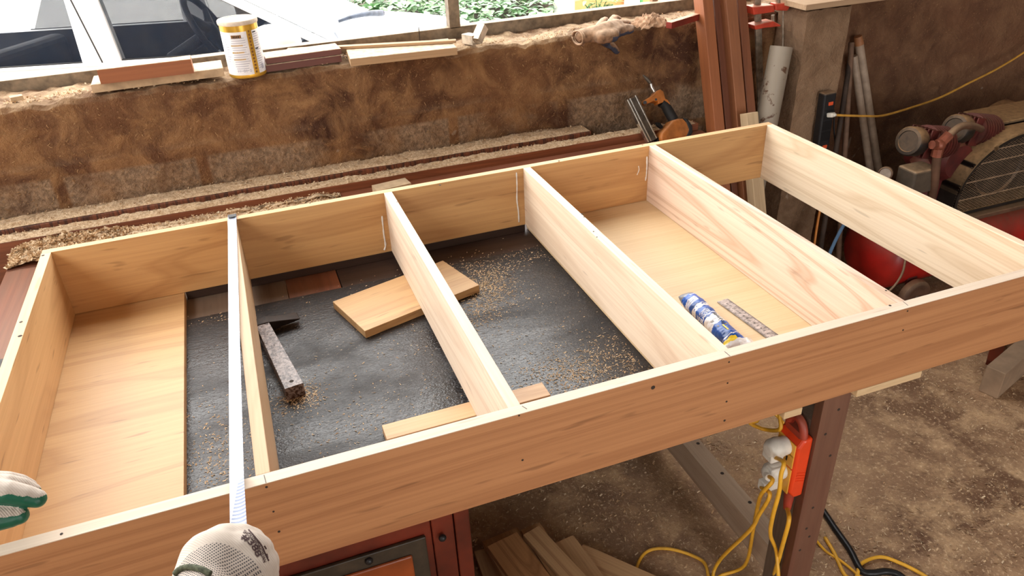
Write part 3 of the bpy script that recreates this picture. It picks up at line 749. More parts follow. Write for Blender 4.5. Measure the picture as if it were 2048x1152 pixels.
# two short pieces of aluminium tube
M_alu = plain('dusty aluminium', (.62,.52,.40), .45, .5, .2, 40, dust=(.70,.55,.38), dustamt=.5)
def boxtube(name, p0, p1, s, label, up=(0,0,1)):
    M = frame_from(V(p1)-V(p0), up); l_ = (V(p1)-V(p0)).length; M.translation = (V(p0)+V(p1))/2; b = MB(); t_ = .0022
    for yy,zz,wy,wz in ((0,s/2-t_/2,s,t_),(0,-s/2+t_/2,s,t_),(s/2-t_/2,0,t_,s-2*t_),(-s/2+t_/2,0,t_,s-2*t_)): b.obox(M@Matrix.Translation((0,yy,zz)), l_, wy, wz)
    return tag(b.build(name, M_alu, loc=M.translation), label, 'metal tube', 'aluminium tube offcuts')
q = Zp(944,81,Z0+.014); boxtube('metal_tube', (q.x-.010,q.y+.035,q.z+.002), (q.x+.008,q.y-.016,q.z+.004), .028, 'stubby aluminium box tube offcut showing its open end beside the rusty upright')
q = Zp(962,76,Z0+.022); boxtube('metal_tube', (q.x-.016,q.y-.004,q.z-.006), (q.x+.014,q.y+.018,q.z+.030), .026, 'aluminium box tube offcut tilted up behind the stubby one')
# crumb block at the far left
q = Zp(32,193,Z0+.01); o = board('wood_scrap', M_dusty, (q.x,q.y,Z0), .3, .030, .022, .012); tag(o, 'tiny pale wood scrap at the left end of the window wall', 'wood scrap')

# dusty work glove lying on the wall, thumb hanging over the edge
def capsules_mesh(caps, voxel=.0035, smooth=6):
    """one continuous skin over a set of tapered capsules: (points, radii)"""
    b = MB()
    for pts, rs in caps:
        pts = [V(p) for p in pts]
        if len(pts) > 1: b.tube(pts, rs, 12)
        for p,r in zip(pts, rs): b.ell(p, r, r, r, None, 12, 8)
    o = b.build('tmp', []); 
    r = o.modifiers.new('r','REMESH'); r.mode = 'VOXEL'; r.voxel_size = voxel
    s = o.modifiers.new('s','SMOOTH'); s.iterations = smooth; s.factor = .5
    dg = bpy.context.evaluated_depsgraph_get(); me = o.evaluated_get(dg).to_mesh()
    vs = [v.co.copy() for v in me.vertices]; fs = [tuple(p.vertices) for p in me.polygons]
    o.evaluated_get(dg).to_mesh_clear(); bpy.data.objects.remove(o); return vs, fs
M_gdust = plain('dusty knit', (.32,.18,.10), .95, 0, .3, 60, dust=(.58,.42,.29), dustamt=.6, bump=.3)
M_gblue = plain('navy rubber', (.05,.06,.10), .6, 0, .2, 40, dust=(.50,.33,.19), dustamt=.75)
gl = thing('work_glove', Zp(1215,70,Z0), 'dusty work glove lying palm down on the window wall with its thumb hanging over', 'glove')
def sz(px, py, h, y=None): return Zp(px,py,Z0+h) if y is None else Yp(px,py,y)
caps = [([sz(1165,72,.012),sz(1190,68,.016),sz(1215,62,.020),sz(1232,56,.018)],[.022,.026,.030,.028]),
        ([sz(1200,75,.010),sz(1225,70,.012)],[.020,.022]),
        ([sz(1228,62,.022),sz(1250,55,.018),sz(1263,55,.010)],[.014,.0125,.010]),
        ([sz(1226,54,.022),sz(1243,46,.020),sz(1256,46,.012)],[.013,.012,.010]),
        ([sz(1220,47,.022),sz(1228,36,.022),sz(1238,38,.014)],[.013,.012,.010]),
        ([sz(1196,56,.020),sz(1204,44,.018),sz(1211,39,.014)],[.013,.012,.010]),
        ([sz(1226,70,.010),sz(1246,63,.010),sz(1262,60,.006)],[.014,.013,.011])]
thumb = [([sz(1205,76,.004), Yp(1210,84,WY-.012), Yp(1224,92,WY-.012), Yp(1234,103,WY-.010)],[.016,.014,.0125,.010])]
vs, fs = capsules_mesh(caps+thumb, .004, 5)
b = MB(); b.v = [tuple(v_ + V((0,0,.002*lump(v_,60)))) for v_ in vs]; b.f = fs
cen = [sum((vs[i] for i in f_), V())/len(f_) for f_ in fs]
nrm = [(vs[f_[1]]-vs[f_[0]]).cross(vs[f_[2]]-vs[f_[1]]).normalized() for f_ in fs]
b.m = [1 if (n_.z < -.05 and n_.y < .3 and c_.x > gl.location.x-.02) or (c_.z < Z0-.088) else 0 for c_,n_ in zip(cen,nrm)]
b.build('glove', [M_gdust,M_gblue], gl, smooth=180)
b = MB(); q = sz(1165,74,.012); ax_ = (sz(1150,77,.012)-q).normalized()
for off in (0,.006): 
    ring = [q+ax_*(.012+off)+ (V((0,0,1))*math.sin(a)*.020 + ax_.cross(V((0,0,1)))*math.cos(a)*.027) for a in [2*PI*i/16 for i in range(17)]]; b.tube(ring, .003, 6)
b.tube(spline([sz(1160,80,.01),Yp(1166,92,WY-.012),Yp(1170,84,WY-.012),sz(1172,78,.006)],6), .0012, 5)
b.build('cuff', M_gdust, gl, smooth=180)
# crumpled rag
rag = MB(); qc = sz(1304,40,.02)
def ragf(u, t):
    a, q = (u-.5), (t-.5); p = V((a*.105, q*.085, 0)); h = .030*max(0,1-(2*abs(a))**2.2)*max(0,1-(2*abs(q))**2.2)
    h += .016*abs(lump((a*3,q*5,0),2.0,4)) + .010*abs(lump((a*8,q*3,1),2.0,9)); sh = .010*lump((a*4,q*4,7),1.5)
    return (qc.x+p.x+sh, qc.y+p.y-sh, Z0+.002+h)
rag.grid(ragf, 44, 38); rag.grid(lambda u,t: V(ragf(u,t))-V((0,0,.0018)), 44, 38)
M_rag = plain('dusty cloth', (.36,.20,.11), .95, 0, .25, 40, dust=(.48,.31,.19), dustamt=.5)
tag(rag.build('rag', M_rag, smooth=180, loc=(qc.x,qc.y,Z0)), 'crumpled dusty brown cloth on the window wall beside the work glove', 'rag')
# red edged strip beside it
M_red_edge = plain('red paint', (.20,.022,.012), .5, 0, .15, 30, dust=(.46,.28,.16), dustamt=.95)
a, c = Zp(1338,46,Z0+.02), Zp(1400,27,Z0+.02); d = c-a
o = board('timber_strip', M_red_edge, ((a.x+c.x)/2,(a.y+c.y)/2,Z0+.003), math.atan2(d.y,d.x), d.length, .022, .020); tag(o, 'red-edged dusty strip on the window wall between the cloth and the timber posts', 'timber strip')
# torn brown sheet standing behind the steel channel
M_sheet = plain('brown sheet', (.36,.20,.10), .8, 0, .2, 14)
ys = .765
ring = [Yp(x,y,ys) for x,y in ((1318,24),(1334,10),(1338,2),(1350,5),(1362,6),(1374,3),(1384,-6),(1400,-14),(1400,40),(1320,40))]
tag(MB().prism(ring, (0,.004,0), 0).build('torn_sheet', M_sheet, loc=ring[-1]), 'torn brown sheet with a scooped top edge standing behind the window frame', 'sheet')
ring = [Yp(x,y,.768) for x,y in ((1306,-10),(1317,-10),(1313,22),(1303,22))]
tag(MB().prism(ring, (0,.02,0), 0).build('stake', M_sheet, loc=ring[-1]), 'narrow brown upright stake left of the torn sheet outside the window', 'stake')
# ---------------------------------------------------------------- leaning timbers by the pillar
LY0, LK = .176, .35
M_post = [wood('sapele post %d'%i, l, m_, d, 'Z', 80+i, 7, .25, .2, .55, fib=.25) for i,(l,m_,d) in enumerate([
    ((.34,.115,.040),(.28,.090,.030),(.15,.042,.014)), ((.20,.062,.025),(.16,.050,.020),(.08,.022,.009)), ((.31,.120,.050),(.25,.092,.038),(.12,.04,.016)), ((.27,.095,.038),(.22,.072,.030),(.10,.032,.013))])]
def lean_post(mat, xl, xr, depth, off, z1, label, name='timber_post', group='timber posts leaning by the pillar', z0=0.0):
    """post leaning on the top of the window wall: its front face passes through the plane y = LY0+off + LK z"""
    ax = V((0,LK,1)).normalized(); nrm = V((0,1,-LK)).normalized(); b = MB()
    p0 = V(((xl+xr)/2, LY0+off+LK*z0, z0)); ln = (z1-z0)/ax.z
    b.box(-(xr-xl)/2,(xr-xl)/2,0,depth,0,ln); o = b.build(name, mat, None, bevel=.002, loc=(0,0,0))
    Mx = Matrix((V((1,0,0)), nrm, ax)).transposed().to_4x4(); Mx.translation = p0 + V((0,0,LK*depth*.95*0)); o.matrix_basis = Mx
    return tag(o, label, 'timber post', group)
def lx(px, py, off): return Lp(px,py,LY0+off,LK).x
e = .004
lean_post(M_post[0], lx(1418,130,-.045), lx(1438,130,-.045), .055, -.045, 2.2, 'leftmost reddish timber post leaning beside the pillar')
lean_post(M_post[1], lx(1440,130,-.010), lx(1458,130,-.010), .040, -.010, 2.1, 'dark recessed timber post, second from the left of the leaning four')
lean_post(M_post[2], lx(1464,130,-.045), lx(1485,130,-.045), .060, -.045, 2.25, 'broad dusty timber post, third from the left of the leaning four')
lean_post(M_post[3], lx(1487,130,-.012), lx(1504,130,-.012), .045, -.012, 2.15, 'rightmost timber post, next to the red clamp')
M_ash = wood('pale ash post', (.66,.50,.31), (.58,.42,.25), (.36,.24,.13), 'Z', 88, 6, .3, .3, .6)
lean_post(M_ash, lx(1496,255,-.105), lx(1519,255,-.105), .040, -.105, .775, 'short pale square timber post standing behind the far corner of the frame', 'short_post', None)

# red bar clamp
M_redp = plain('red clamp paint', (.55,.055,.025), .45, .1, .15, 30, dust=(.62,.42,.28), dustamt=.6)
M_bar = plain('dull bar steel', (.34,.27,.20), .5, .6, .25, 50)
cl = thing('bar_clamp', Yp(1530,300,.50), 'red bar clamp with a dull steel bar hanging beside the timber posts', 'clamp')
top, bot = Yp(1514,-20,.535), Yp(1522,238,.545)
axc = (top-bot); Mb = frame_from(axc, (0,-1,0)); Mb.translation = (top+bot)/2
b = MB(); b.obox(Mb, axc.length, .024, .008); o = b.build('bar', M_bar, cl, bevel=.001)
def jaw(name, pxs, y, th, m=M_redp):
    ring = [Yp(px,py,y) for px,py in pxs]; return MB().prism(ring, (0,th,0)).build(name, m, cl, bevel=.0025)
jaw('fixed_jaw', [(1505,14),(1548,10),(1550,24),(1508,30)], .505, .045)
jaw('sliding_jaw', [(1509,51),(1528,46),(1547,42),(1562,50),(1561,53),(1530,56),(1511,60)], .505, .045)
b = MB(); b.cyl(Yp(1546,48,.525), Yp(1546,30,.525), .006, None, 12); b.build('screw', M_bar, cl, smooth=40)
# second red clamp head behind it
c2 = thing('bar_clamp', Yp(1570,20,.54), 'second red clamp head half hidden behind the first, against the pillar', 'clamp')
ring = [Yp(px,py,.50) for px,py in ((1551,7),(1581,5),(1581,13),(1575,22),(1552,21))]
MB().prism(ring, (0,.03,0)).build('jaw', M_redp, c2, bevel=.003)
b = MB(); b.cyl(Yp(1556,8,.515), Yp(1556,-25,.515), .008, None, 12); b.build('screw', M_bar, c2, smooth=40)
b = MB(); b.cyl(Yp(1566,16,.515), Yp(1564,300,.50), .003, None, 8); b.build('bar', M_bar, c2, smooth=40)

# plywood board lying on the pillar
M_ply = wood('plywood board', (.52,.36,.22), (.44,.29,.17), (.25,.14,.07), 'X', 95, 6, .3, .2, .7)
za = 1.068; A_, B_ = Zp(1613,10,za+.018), Zp(1712,-3,za+.018); dpl = B_-A_; rz = math.atan2(dpl.y,dpl.x); wpl = .30; lpl = .42
cpl = A_ + V((math.cos(rz),math.sin(rz),0))*lpl/2 + V((-math.sin(rz),math.cos(rz),0))*wpl/2
tag(board('plywood_board', M_ply, (cpl.x,cpl.y,za), rz, lpl, wpl, .018), 'dusty plywood board lying flat on top of the pillar', 'board')

# grey plastic pipe
M_pvc = N('scuffed grey pipe'); v = M_pvc.coord(); f = M_pvc.noise(v, 26, 4, .65, .3)
M_pvc.col(M_pvc.mix(M_pvc.ramp(f, [(.60,0.0),(.66,1.0)]), (.30,.25,.19), (.10,.045,.02))).rough(.55)
a, c = Yp(1563,93,.455), Yp(1530,262,.41); d = (a-c).normalized()
bt_ = c + (a-c)*((c.z-.02)/(c.z-a.z)); b = MB(); r0 = .0375
Mp = frame_from(d, (0,1,0)); 
Mz = Matrix((Mp.col[1].xyz, Mp.col[2].xyz, d)).transposed().to_4x4(); Mz.translation = bt_
ln = (a-bt_).length
b.lathe([(r0-.004,ln-.12),(r0-.004,ln),(r0,ln),(r0,0),(r0-.004,0)], Mz, 28)
tag(b.build('plastic_pipe', M_pvc.mat, smooth=40, loc=bt_), 'grey scuffed plastic pipe leaning against the pillar', 'pipe')

# black multi-socket strip hanging on the pillar, its plug with a long yellow cord
M_bpl = plain('black plastic', (.012,.012,.014), .45, 0, .2, 30, dust=(.30,.19,.11), dustamt=.9); M_wpl = plain('grubby white plastic', (.70,.66,.58), .45, 0, .1, 30)
M_orr = plain('orange red switch', (.75,.10,.03), .35, 0, .1)
ps = thing('power_strip', Yp(1640,240,.40), 'black socket strip hanging on the front of the pillar', 'power strip')
yy = PYF-.006
tl, tr, bl, br = Yp(1637,190,yy), Yp(1659,188,yy), Yp(1620,292,yy), Yp(1646,300,yy)
ctop, cbot = (tl+tr)/2, (bl+br)/2; axs = (ctop-cbot); Mk = frame_from(axs, (0,-1,0)); Mk.translation = (ctop+cbot)/2 + V((0,-.017,0))
b = MB(); b.obox(Mk, axs.length+.03, .052, .034); b.build('body', M_bpl, ps, bevel=.006, seg=3)
for u,m in ((.38,M_orr),(-.42,M_orr)):
    b = MB(); b.obox(Mk@Matrix.Translation((axs.length*u,-.004,.0175)), .012, .018, .006); b.build('switch', m, ps, bevel=.001)
for u in (.18,-.02,-.22):
    b = MB(); b.obox(Mk@Matrix.Translation((axs.length*u,0,.0165)), .034, .040, .003); b.build('socket', M_blk, ps, bevel=.001)
b = MB(); b.tube(spline([ctop+V((.01,-.012,0)), Yp(1662,200,yy), Yp(1668,225,yy), Yp(1668,260,yy), Yp(1672,305,yy), Yp(1670,360,yy)],8), .0032, 8); b.build('lead', M_bpl, ps, smooth=180)
M_ycord = plain('yellow orange cord', (.62,.32,.05), .5, 0, .12, 30); M_ycord2 = plain('bright yellow cord', (.80,.42,.03), .45, 0, .1, 30)
plug = thing('plug_cord', Yp(1655,226,yy-.045), 'long yellow cord with a pale plug swinging right from the black socket strip', 'cord')
pc = Mk @ V((axs.length*.18,0,.018)); p_end = Yp(1668,230,.355)
Mg = frame_from(p_end-pc,(0,0,1)); Mg.translation = (pc+p_end)/2
b = MB(); b.obox(Mg, (p_end-pc).length, .020, .016); b.obox(Mg@Matrix.Translation(((p_end-pc).length*.6,0,0)), .012, .012, .010); b.build('plug', M_wpl, plug, bevel=.004, seg=3)
pts = [p_end, Yp(1690,231,.352), Yp(1730,232,.36), Yp(1766,231,.38), Yp(1820,216,.42), Yp(1880,195,.46), Yp(1940,165,.49), Yp(1990,140,.51), Yp(2040,110,.52), Yp(2110,62,.53), Yp(2250,-40,.55)]
b = MB(); b.tube(spline(pts,8), .0042, 8); b.build('cord', M_ycord, plug, smooth=180)

# tubes and sticks leaning where pillar and wall meet
M_tube = plain('dusty white tube', (.40,.30,.22), .5, 0, .15, 24); M_cap = plain('orange brown cap', (.36,.15,.06), .6, 0, .15)
def lean_tube(name, top, bot, r, mat, label, cat, group=None, cap=True):
    d = (top-bot).normalized(); b0 = bot + (bot-top)*((bot.z-.003)/(top.z-bot.z)); t = thing(name, b0, label, cat, group)
    b = MB(); b.cyl(b0, top, r, None, 16); b.build('shaft', mat, t, smooth=40)
    if cap: b = MB(); b.cyl(top-d*.002, top+d*.03, r*1.08, r*.9, 16); b.build('end_cap', M_cap, t, smooth=40)
    return t
lean_tube('light_tube', Yp(1718,88,.560), Yp(1757,345,.515), .016, M_tube, 'dusty white tube with an orange-brown cap, right of the leaning pair', 'tube', 'white tubes leaning by the pillar')
lean_tube('light_tube', Yp(1707,112,.545), Yp(1741,345,.490), .014, M_tube, 'shorter dusty white tube, left of the leaning pair', 'tube', 'white tubes leaning by the pillar', False)
M_stick = plain('brown stick', (.16,.09,.055), .8, 0, .2); M_stick2 = plain('dark stick', (.05,.03,.02), .8, 0, .2)
lean_tube('stick', Yp(1703,85,.50), Yp(1688,330,.40), .010, M_stick, 'thin brown stick standing against the right edge of the pillar', 'stick', None, False)
lean_tube('stick', Yp(1700,120,.49), Yp(1672,300,.385), .009, M_stick2, 'thin dark stick leaning left beside the black socket strip', 'stick', None, False)
# hoses hanging down to the floor, seen through the open bay
def hose(name, pts, r, mat, label, cat='hose'):
    pts = spline(pts, 8); o = MB().tube(pts, r, 8).build(name, mat, smooth=180, loc=pts[-1]); return tag(o, label, cat)
M_oh = plain('orange hose', (.62,.22,.03), .45, 0, .1); M_bh = plain('blue air hose', (.10,.20,.34), .4, 0, .1)
hose('hose', [Yp(1668,330,.36),Yp(1650,380,.34),Yp(1638,430,.31),Yp(1629,488,.28),Yp(1624,540,.24)], .0045, M_oh, 'orange hose hanging in front of the pillar foot, seen through the open bay')
hose('hose', [Yp(1760,352,.30),Yp(1720,400,.28),Yp(1686,452,.24),Yp(1660,505,.20),Yp(1640,560,.16)], .0065, M_bh, 'blue air hose running down from the compressor gauge')

# ---------------------------------------------------------------- air compressor
M_redt = plain('red tank paint', (.36,.010,.006), .42, .0, .25, 8, dust=(.16,.07,.04), dustamt=.8)
M_redd = plain('dusty red iron', (.10,.012,.009), .6, .1, .25, 20, dust=(.22,.095,.05), dustamt=.75)
M_dark = plain('dark machine', (.016,.012,.010), .5, .3, .3, 20, dust=(.40,.235,.115), dustamt=1.0)
M_brn = plain('dusty pipe', (.13,.065,.038), .6, .2, .2, 20, dust=(.40,.26,.15), dustamt=.7)
cp = thing('air_compressor', (2.9,.22,0), 'dusty red belt-driven air compressor with two cylinders against the brown wall', 'air compressor')
ty, tz, tr_ = .22, .195, .140
Mx_ = Matrix((V((0,1,0)),V((0,0,1)),V((1,0,0)))).transposed().to_4x4(); Mx_.translation = (0,ty,tz)
x0, x1 = 2.555, 3.50
b = MB(); b.lathe([(.004,x0-.058),(.06,x0-.052),(.10,x0-.036),(.128,x0-.012),(tr_,x0+.02),(tr_,x1-.02),(.128,x1+.012),(.10,x1+.036),(.06,x1+.052),(.004,x1+.058)], Mx_, 40); b.build('tank', M_redt, cp, smooth=60)
for wx,wy in ((2.648,.072),(3.34,.072),(2.648,.368),(3.34,.368)):
    b = MB(); Mw = Matrix((V((1,0,0)),V((0,0,1)),V((0,-1,0)))).transposed().to_4x4(); Mw.translation = (wx,wy,.066)
    b.lathe([(.010,.016),(.034,.014),(.039,.018),(.053,.018),(.064,.012),(.066,0),(.064,-.012),(.053,-.018),(.039,-.018),(.034,-.012),(.010,-.014)], Mw, 32); wo = b.build('wheel', M_brn, cp, smooth=40)
    b = MB(); b.cyl((wx,wy-.028,.066),(wx,wy+.03,.066),.008,None,12); b.build('axle', M_bar, wo, smooth=40)
    b = MB(); b.box(wx-.022,wx+.022,wy+.022,wy+.032,.04,.15) if wy < .2 else b.box(wx-.022,wx+.022,wy-.032,wy-.022,.04,.15); b.build('bracket', M_redd, cp, bevel=.002)
b = MB(); b.box(2.60,3.50,.075,.36,.330,.346); b.build('platform', M_brn, cp, bevel=.002)
# pump
b = MB(); b.lathe([(.075,.347),(.075,.36),(.062,.38),(.062,.50),(.07,.51),(.04,.56)], Matrix.Translation((2.765,.24,0)), 24); b.build('pump_pedestal', M_redd, cp, smooth=40)
crank = V((2.80,.24,.535))
b = MB(); Mcr = Matrix((V((1,0,0)),V((0,0,1)),V((0,-1,0)))).transposed().to_4x4(); Mcr.translation = crank
b.lathe([(.05,-.10),(.078,-.09),(.082,.06),(.06,.085)], Mcr, 28); b.build('crankcase', M_redd, cp, smooth=40)
def cylinder(cx, cz, cy):
    d = V((-.90,-.16,.22)).normalized(); c = V((cx,cy,cz)); M = frame_from(d,(0,0,1)); Mq = Matrix((M.col[1].xyz, M.col[2].xyz, d)).transposed().to_4x4(); Mq.translation = c
    b = MB(); prof = [(.030,-.095),(.034,-.092)]
    for i in range(8):
        h = -.085+i*.017; prof += [(.034,h-.004),(.058,h-.003),(.058,h+.003),(.034,h+.004)]
    prof += [(.045,.060),(.045,.072),(.004,.073)]
    b.lathe(prof, Mq, 28); cy_o = b.build('cylinder', M_redd, cp, smooth=30)
    b = MB()
    for i in range(6): b.obox(Mq@Matrix.Translation((-.036+i*.0145,0,.052)), .005, .098, .05)
    b.build('head_fins', M_redd, cy_o, bevel=.001)
    b = MB(); Mf = Mq @ Matrix.Translation((0,0,.082)); b.lathe([(.020,-.012),(.024,-.010),(.024,0),(.048,.004),(.050,.008),(.050,.046),(.046,.052),(.036,.053),(.034,.050),(.004,.050)], Mf, 28); b.build('air_filter', M_dark, cp, smooth=35)
pa, pb = Yp(1856,285,.19), Yp(1950,262,.19)
cylinder(pa.x+.01,pa.z,.19); cylinder(pb.x+.01,pb.z,.20)
te = Yp(1878,290,.11)
b = MB(); b.tube(spline([te, Yp(1872,330,.115), Yp(1868,370,.12), Yp(1862,400,.13), Yp(1856,450,.15)],6), .0145, 12); b.build('down_pipe', M_brn, cp, smooth=180)
b = MB(); b.tube(spline([te+V((.01,0,.004)), Yp(1892,278,.11), Yp(1908,262,.115), Yp(1925,252,.125), Yp(1945,252,.14), Yp(1966,260,.16)],6), .0125, 12); b.build('cross_pipe', M_brn, cp, smooth=180)
b = MB(); b.ell(te, .021,.021,.021); b.cyl(te, te+V((.035,-.0,.030)), .017, None, 8); b.cyl(te, te-V((.032,0,-.006)), .015, None, 8); b.cyl(te, te-V((0,0,.04)), .018, None, 8); b.build('tee_fitting', plain('copper red fitting', (.26,.075,.04), .45, .3, .2), cp, smooth=40)
g = Yp(1771,347,.20)
b = MB(); Mgz = frame_from(V((-.75,-.55,.15)),(0,0,1)); Mgq = Matrix((Mgz.col[1].xyz, Mgz.col[2].xyz, Mgz.col[0].xyz)).transposed().to_4x4(); Mgq.translation = g
b.lathe([(.020,-.016),(.023,-.014),(.024,.006),(.021,.008),(.020,.004),(.003,.004)], Mgq, 24); go = b.build('pressure_gauge', M_brn, cp, smooth=40)
b = MB(); b.lathe([(.019,.0045),(.003,.005)], Mgq, 24); b.build('dial', plain('grimy dial', (.30,.24,.19), .5, 0, .2), go, smooth=40)
b = MB(); b.cyl(g-V((0,0,.03)), (g.x,.22,.30), .009, None, 10); b.build('gauge_stem', M_brn, go, smooth=40)
b = MB(); q = Yp(1832,340,.17); b.box(q.x-.055,q.x+.05,.12,.20,q.z-.07,q.z+.018); b.build('pressure_switch', plain('dusty box', (.085,.062,.042), .6, 0, .2, 20, dust=(.46,.30,.17), dustamt=.95), cp, bevel=.008, seg=3)
# belt guard: a deep rounded hood with an open wire front
GX0, GX1, GZ0, GZ1, GYF, GYB = 2.765, 3.62, .350, .625, .10, .185
def hood(n_=28):
    pts = []; R1 = .20
    pts.append((GX0+.02, GZ0)); pts.append((GX0, GZ0+.03))
    for i in range(n_+1):
        a = PI - (PI/2)*i/n_; pts.append((GX0+.26+.26*math.cos(a), GZ0+.06+(GZ1-GZ0-.06)*math.sin(a)))
    for i in range(n_+1):
        a = PI/2 - (PI/2)*i/n_; pts.append((GX1-.18+.18*math.cos(a), GZ0+.06+(GZ1-GZ0-.06)*math.sin(a)))
    pts.append((GX1,GZ0+.03)); pts.append((GX1-.02,GZ0)); return pts
hp = hood()
def band(b, pts, y0, y1, th, m=0):
    n_ = len(pts); cx = (GX0+GX1)/2; cz = (GZ0+GZ1)/2
    inn = [(cx+(x-cx)*(1-th/abs(GX1-GX0)*2), cz+(z-cz)*(1-th/(GZ1-GZ0)*2)) for x,z in pts]
    for i in range(n_):
        j = (i+1)%n_; A,B_,Ci,D = pts[i],pts[j],inn[j],inn[i]
        b.hexa([(A[0],y0,A[1]),(B_[0],y0,B_[1]),(Ci[0],y0,Ci[1]),(D[0],y0,D[1]),(A[0],y1,A[1]),(B_[0],y1,B_[1]),(Ci[0],y1,Ci[1]),(D[0],y1,D[1])], m)
M_hood = plain('dusty black hood', (.018,.014,.012), .45, .2, .3, 14, dust=(.50,.31,.15), dustamt=1.0)
b = MB(); band(b, hp, GYF, GYB, .004); band(b, hp, GYF-.002, GYF+.004, .012); guard = b.build('belt_guard', M_hood, cp, smooth=30)
b = MB(); b.add([(x,GYB,z) for x,z in hp], [tuple(range(len(hp)))]); b.add([(x,GYB-.002,z) for x,z in hp], [tuple(range(len(hp)))]); b.build('back_plate', M_dark, guard)
def inside(x, z):
    c = False; n_ = len(hp)
    for i in range(n_):
        (xa,za),(xb,zb) = hp[i],hp[i-1]
        if (za > z) != (zb > z) and x < (xb-xa)*(z-za)/(zb-za)+xa: c = not c
    return c
b = MB(); stp = .0085
for sgn in (-1,1):
    k_ = -110
    while k_ < 240:
        run = None; s = 0; base = GX0 + k_*stp
        N2 = 60
        for i in range(N2+1):
            z = GZ0+(GZ1-GZ0)*i/N2; x = base + sgn*(z-GZ0)*1.75; ok = inside(x,z)
            if ok and run is None: run = (x,z)
            if (not ok or i == N2) and run is not None:
                if abs(z-run[1]) > .006:
                    y_ = GYF+.003+(.001 if sgn > 0 else 0); w_ = .0008
                    b.hexa([(run[0]-w_,y_,run[1]),(run[0]+w_,y_,run[1]),(run[0]+w_,y_+.001,run[1]),(run[0]-w_,y_+.001,run[1]),(x-w_,y_,z),(x+w_,y_,z),(x+w_,y_+.001,z),(x-w_,y_+.001,z)])
                run = None
        k_ += 2
for zz in (.41,.475,.54,.585):
    xs = [GX0+i*.002 for i in range(430) if inside(GX0+i*.002,zz)]
    if xs: b.box(min(xs),max(xs),GYF+.001,GYF+.004,zz-.002,zz+.002)
b.build('wire_mesh', plain('dusty wire', (.36,.25,.16), .6, .3, .2, 30), guard)
b = MB(); Mw = Matrix((V((1,0,0)),V((0,0,1)),V((0,-1,0)))).transposed().to_4x4(); Mw.translation = (2.98,.15,.49)
b.lathe([(.02,-.012),(.10,-.012),(.108,-.016),(.112,-.016),(.112,.016),(.108,.016),(.10,.010),(.02,.012)], Mw, 36); b.build('flywheel', M_dark, cp, smooth=35)
b = MB(); Mm = Matrix((V((0,0,1)),V((1,0,0)),V((0,1,0)))).transposed().to_4x4(); Mm.translation = (3.28,0,.52)
b.lathe([(.03,.20),(.075,.21),(.10,.24),(.10,.42),(.085,.44),(.03,.45)], Mm, 28); b.build('motor', M_dark, cp, smooth=40)
b = MB(); b.box(3.0,3.5,.20,.36,.615,.632); b.build('top_cover', M_hood, cp, bevel=.008)
b = MB(); b.tube(spline([Yp(1812,512,.06), Yp(1805,545,.03), Yp(1790,570,.02), Yp(1772,588,.02)],8), .004, 8); b.build('drain_hose', M_brn, cp, smooth=180)

# ---------------------------------------------------------------- nail gun resting on the timbers
M_orange = plain('worn orange housing', (.50,.155,.022), .5, .0, .25, 30, dust=(.36,.17,.07), dustamt=.5, bump=.1)
M_rub = plain('black rubber grip', (.012,.013,.014), .6, 0, .2, 50)
M_chr = plain('bright steel', (.74,.72,.68), .22, .95, .1); M_mag = plain('dark magazine', (.13,.11,.09), .45, .6, .25, 40)
def gy(py): return .415+(290-py)/135*.11
def gp(px, py, off=0): return Yp(px, py, gy(py)+off)
ng = thing('nail_gun', gp(1340,292), 'orange air nail gun with a black grip and bright magazine propped on the red-brown timbers', 'nail gun')
def slab(name, pxs, th, mat, parent, bevel=.004, off=0):
    ring = [gp(px,py,off) for px,py in pxs]; n_ = (ring[1]-ring[0]).cross(ring[2]-ring[0]).normalized()
    if n_.y < 0: n_ = -n_
    return MB().prism([p-n_*th/2 for p in ring], n_*th).build(name, mat, parent, bevel=bevel, seg=3)
slab('housing', [(1313,280),(1316,268),(1328,255),(1338,243),(1350,240),(1358,240),(1367,248),(1373,262),(1372,272),(1362,278),(1345,281),(1330,284),(1318,288)], .052, M_orange, ng, .010)
slab('head_cap', [(1358,239),(1366,241),(1376,255),(1377,268),(1370,278),(1364,277),(1369,262),(1364,248)], .056, M_rub, ng, .004)
slab('nose', [(1312,276),(1320,278),(1326,292),(1316,296),(1309,288)], .022, M_blk, ng, .002)
b = MB(); b.tube([gp(1347,240),gp(1338,224),gp(1330,210),gp(1322,205)], [.017,.017,.016,.016], 18); b.build('grip', M_rub, ng, smooth=60)
slab('trigger', [(1311,245),(1318,246),(1325,254),(1322,258),(1314,252)], .012, M_blk, ng, .001)
slab('end_cap', [(1313,210),(1330,203),(1333,208),(1327,203),(1322,185),(1316,181),(1309,184),(1303,192),(1288,201),(1287,206),(1290,210),(1303,204),(1312,205)], .030, M_orange, ng, .004)
for q_,r_ in (((1290,205),.006),((1312,199),.004)): MB().cyl(gp(*q_,-.0175), gp(*q_,-.014), r_, None, 12).build('screw', M_blk, ng)
b = MB(); b.tube([gp(1309,184),gp(1305,176),gp(1304,175),gp(1302,168)], [.0075,.0075,.006,.0065], 14); b.build('air_fitting', M_chr, ng, smooth=40)
b = MB(); b.tube([gp(1302,168),gp(1299,164),gp(1293,157),gp(1286,150)], [.0045,.006,.0055,.002], 12); b.build('coupling', M_mag, ng, smooth=40)
def rail(name, a, c, w, th, mat, off=0):
    A, B_ = gp(*a,off), gp(*c,off); M = frame_from(B_-A, (0,-1,0)); M.translation = (A+B_)/2; b = MB(); b.obox(M, (B_-A).length, w, th); return b.build(name, mat, ng, bevel=.0008)
mg = rail('magazine', (1264,197), (1304,282), .033, .022, M_mag)
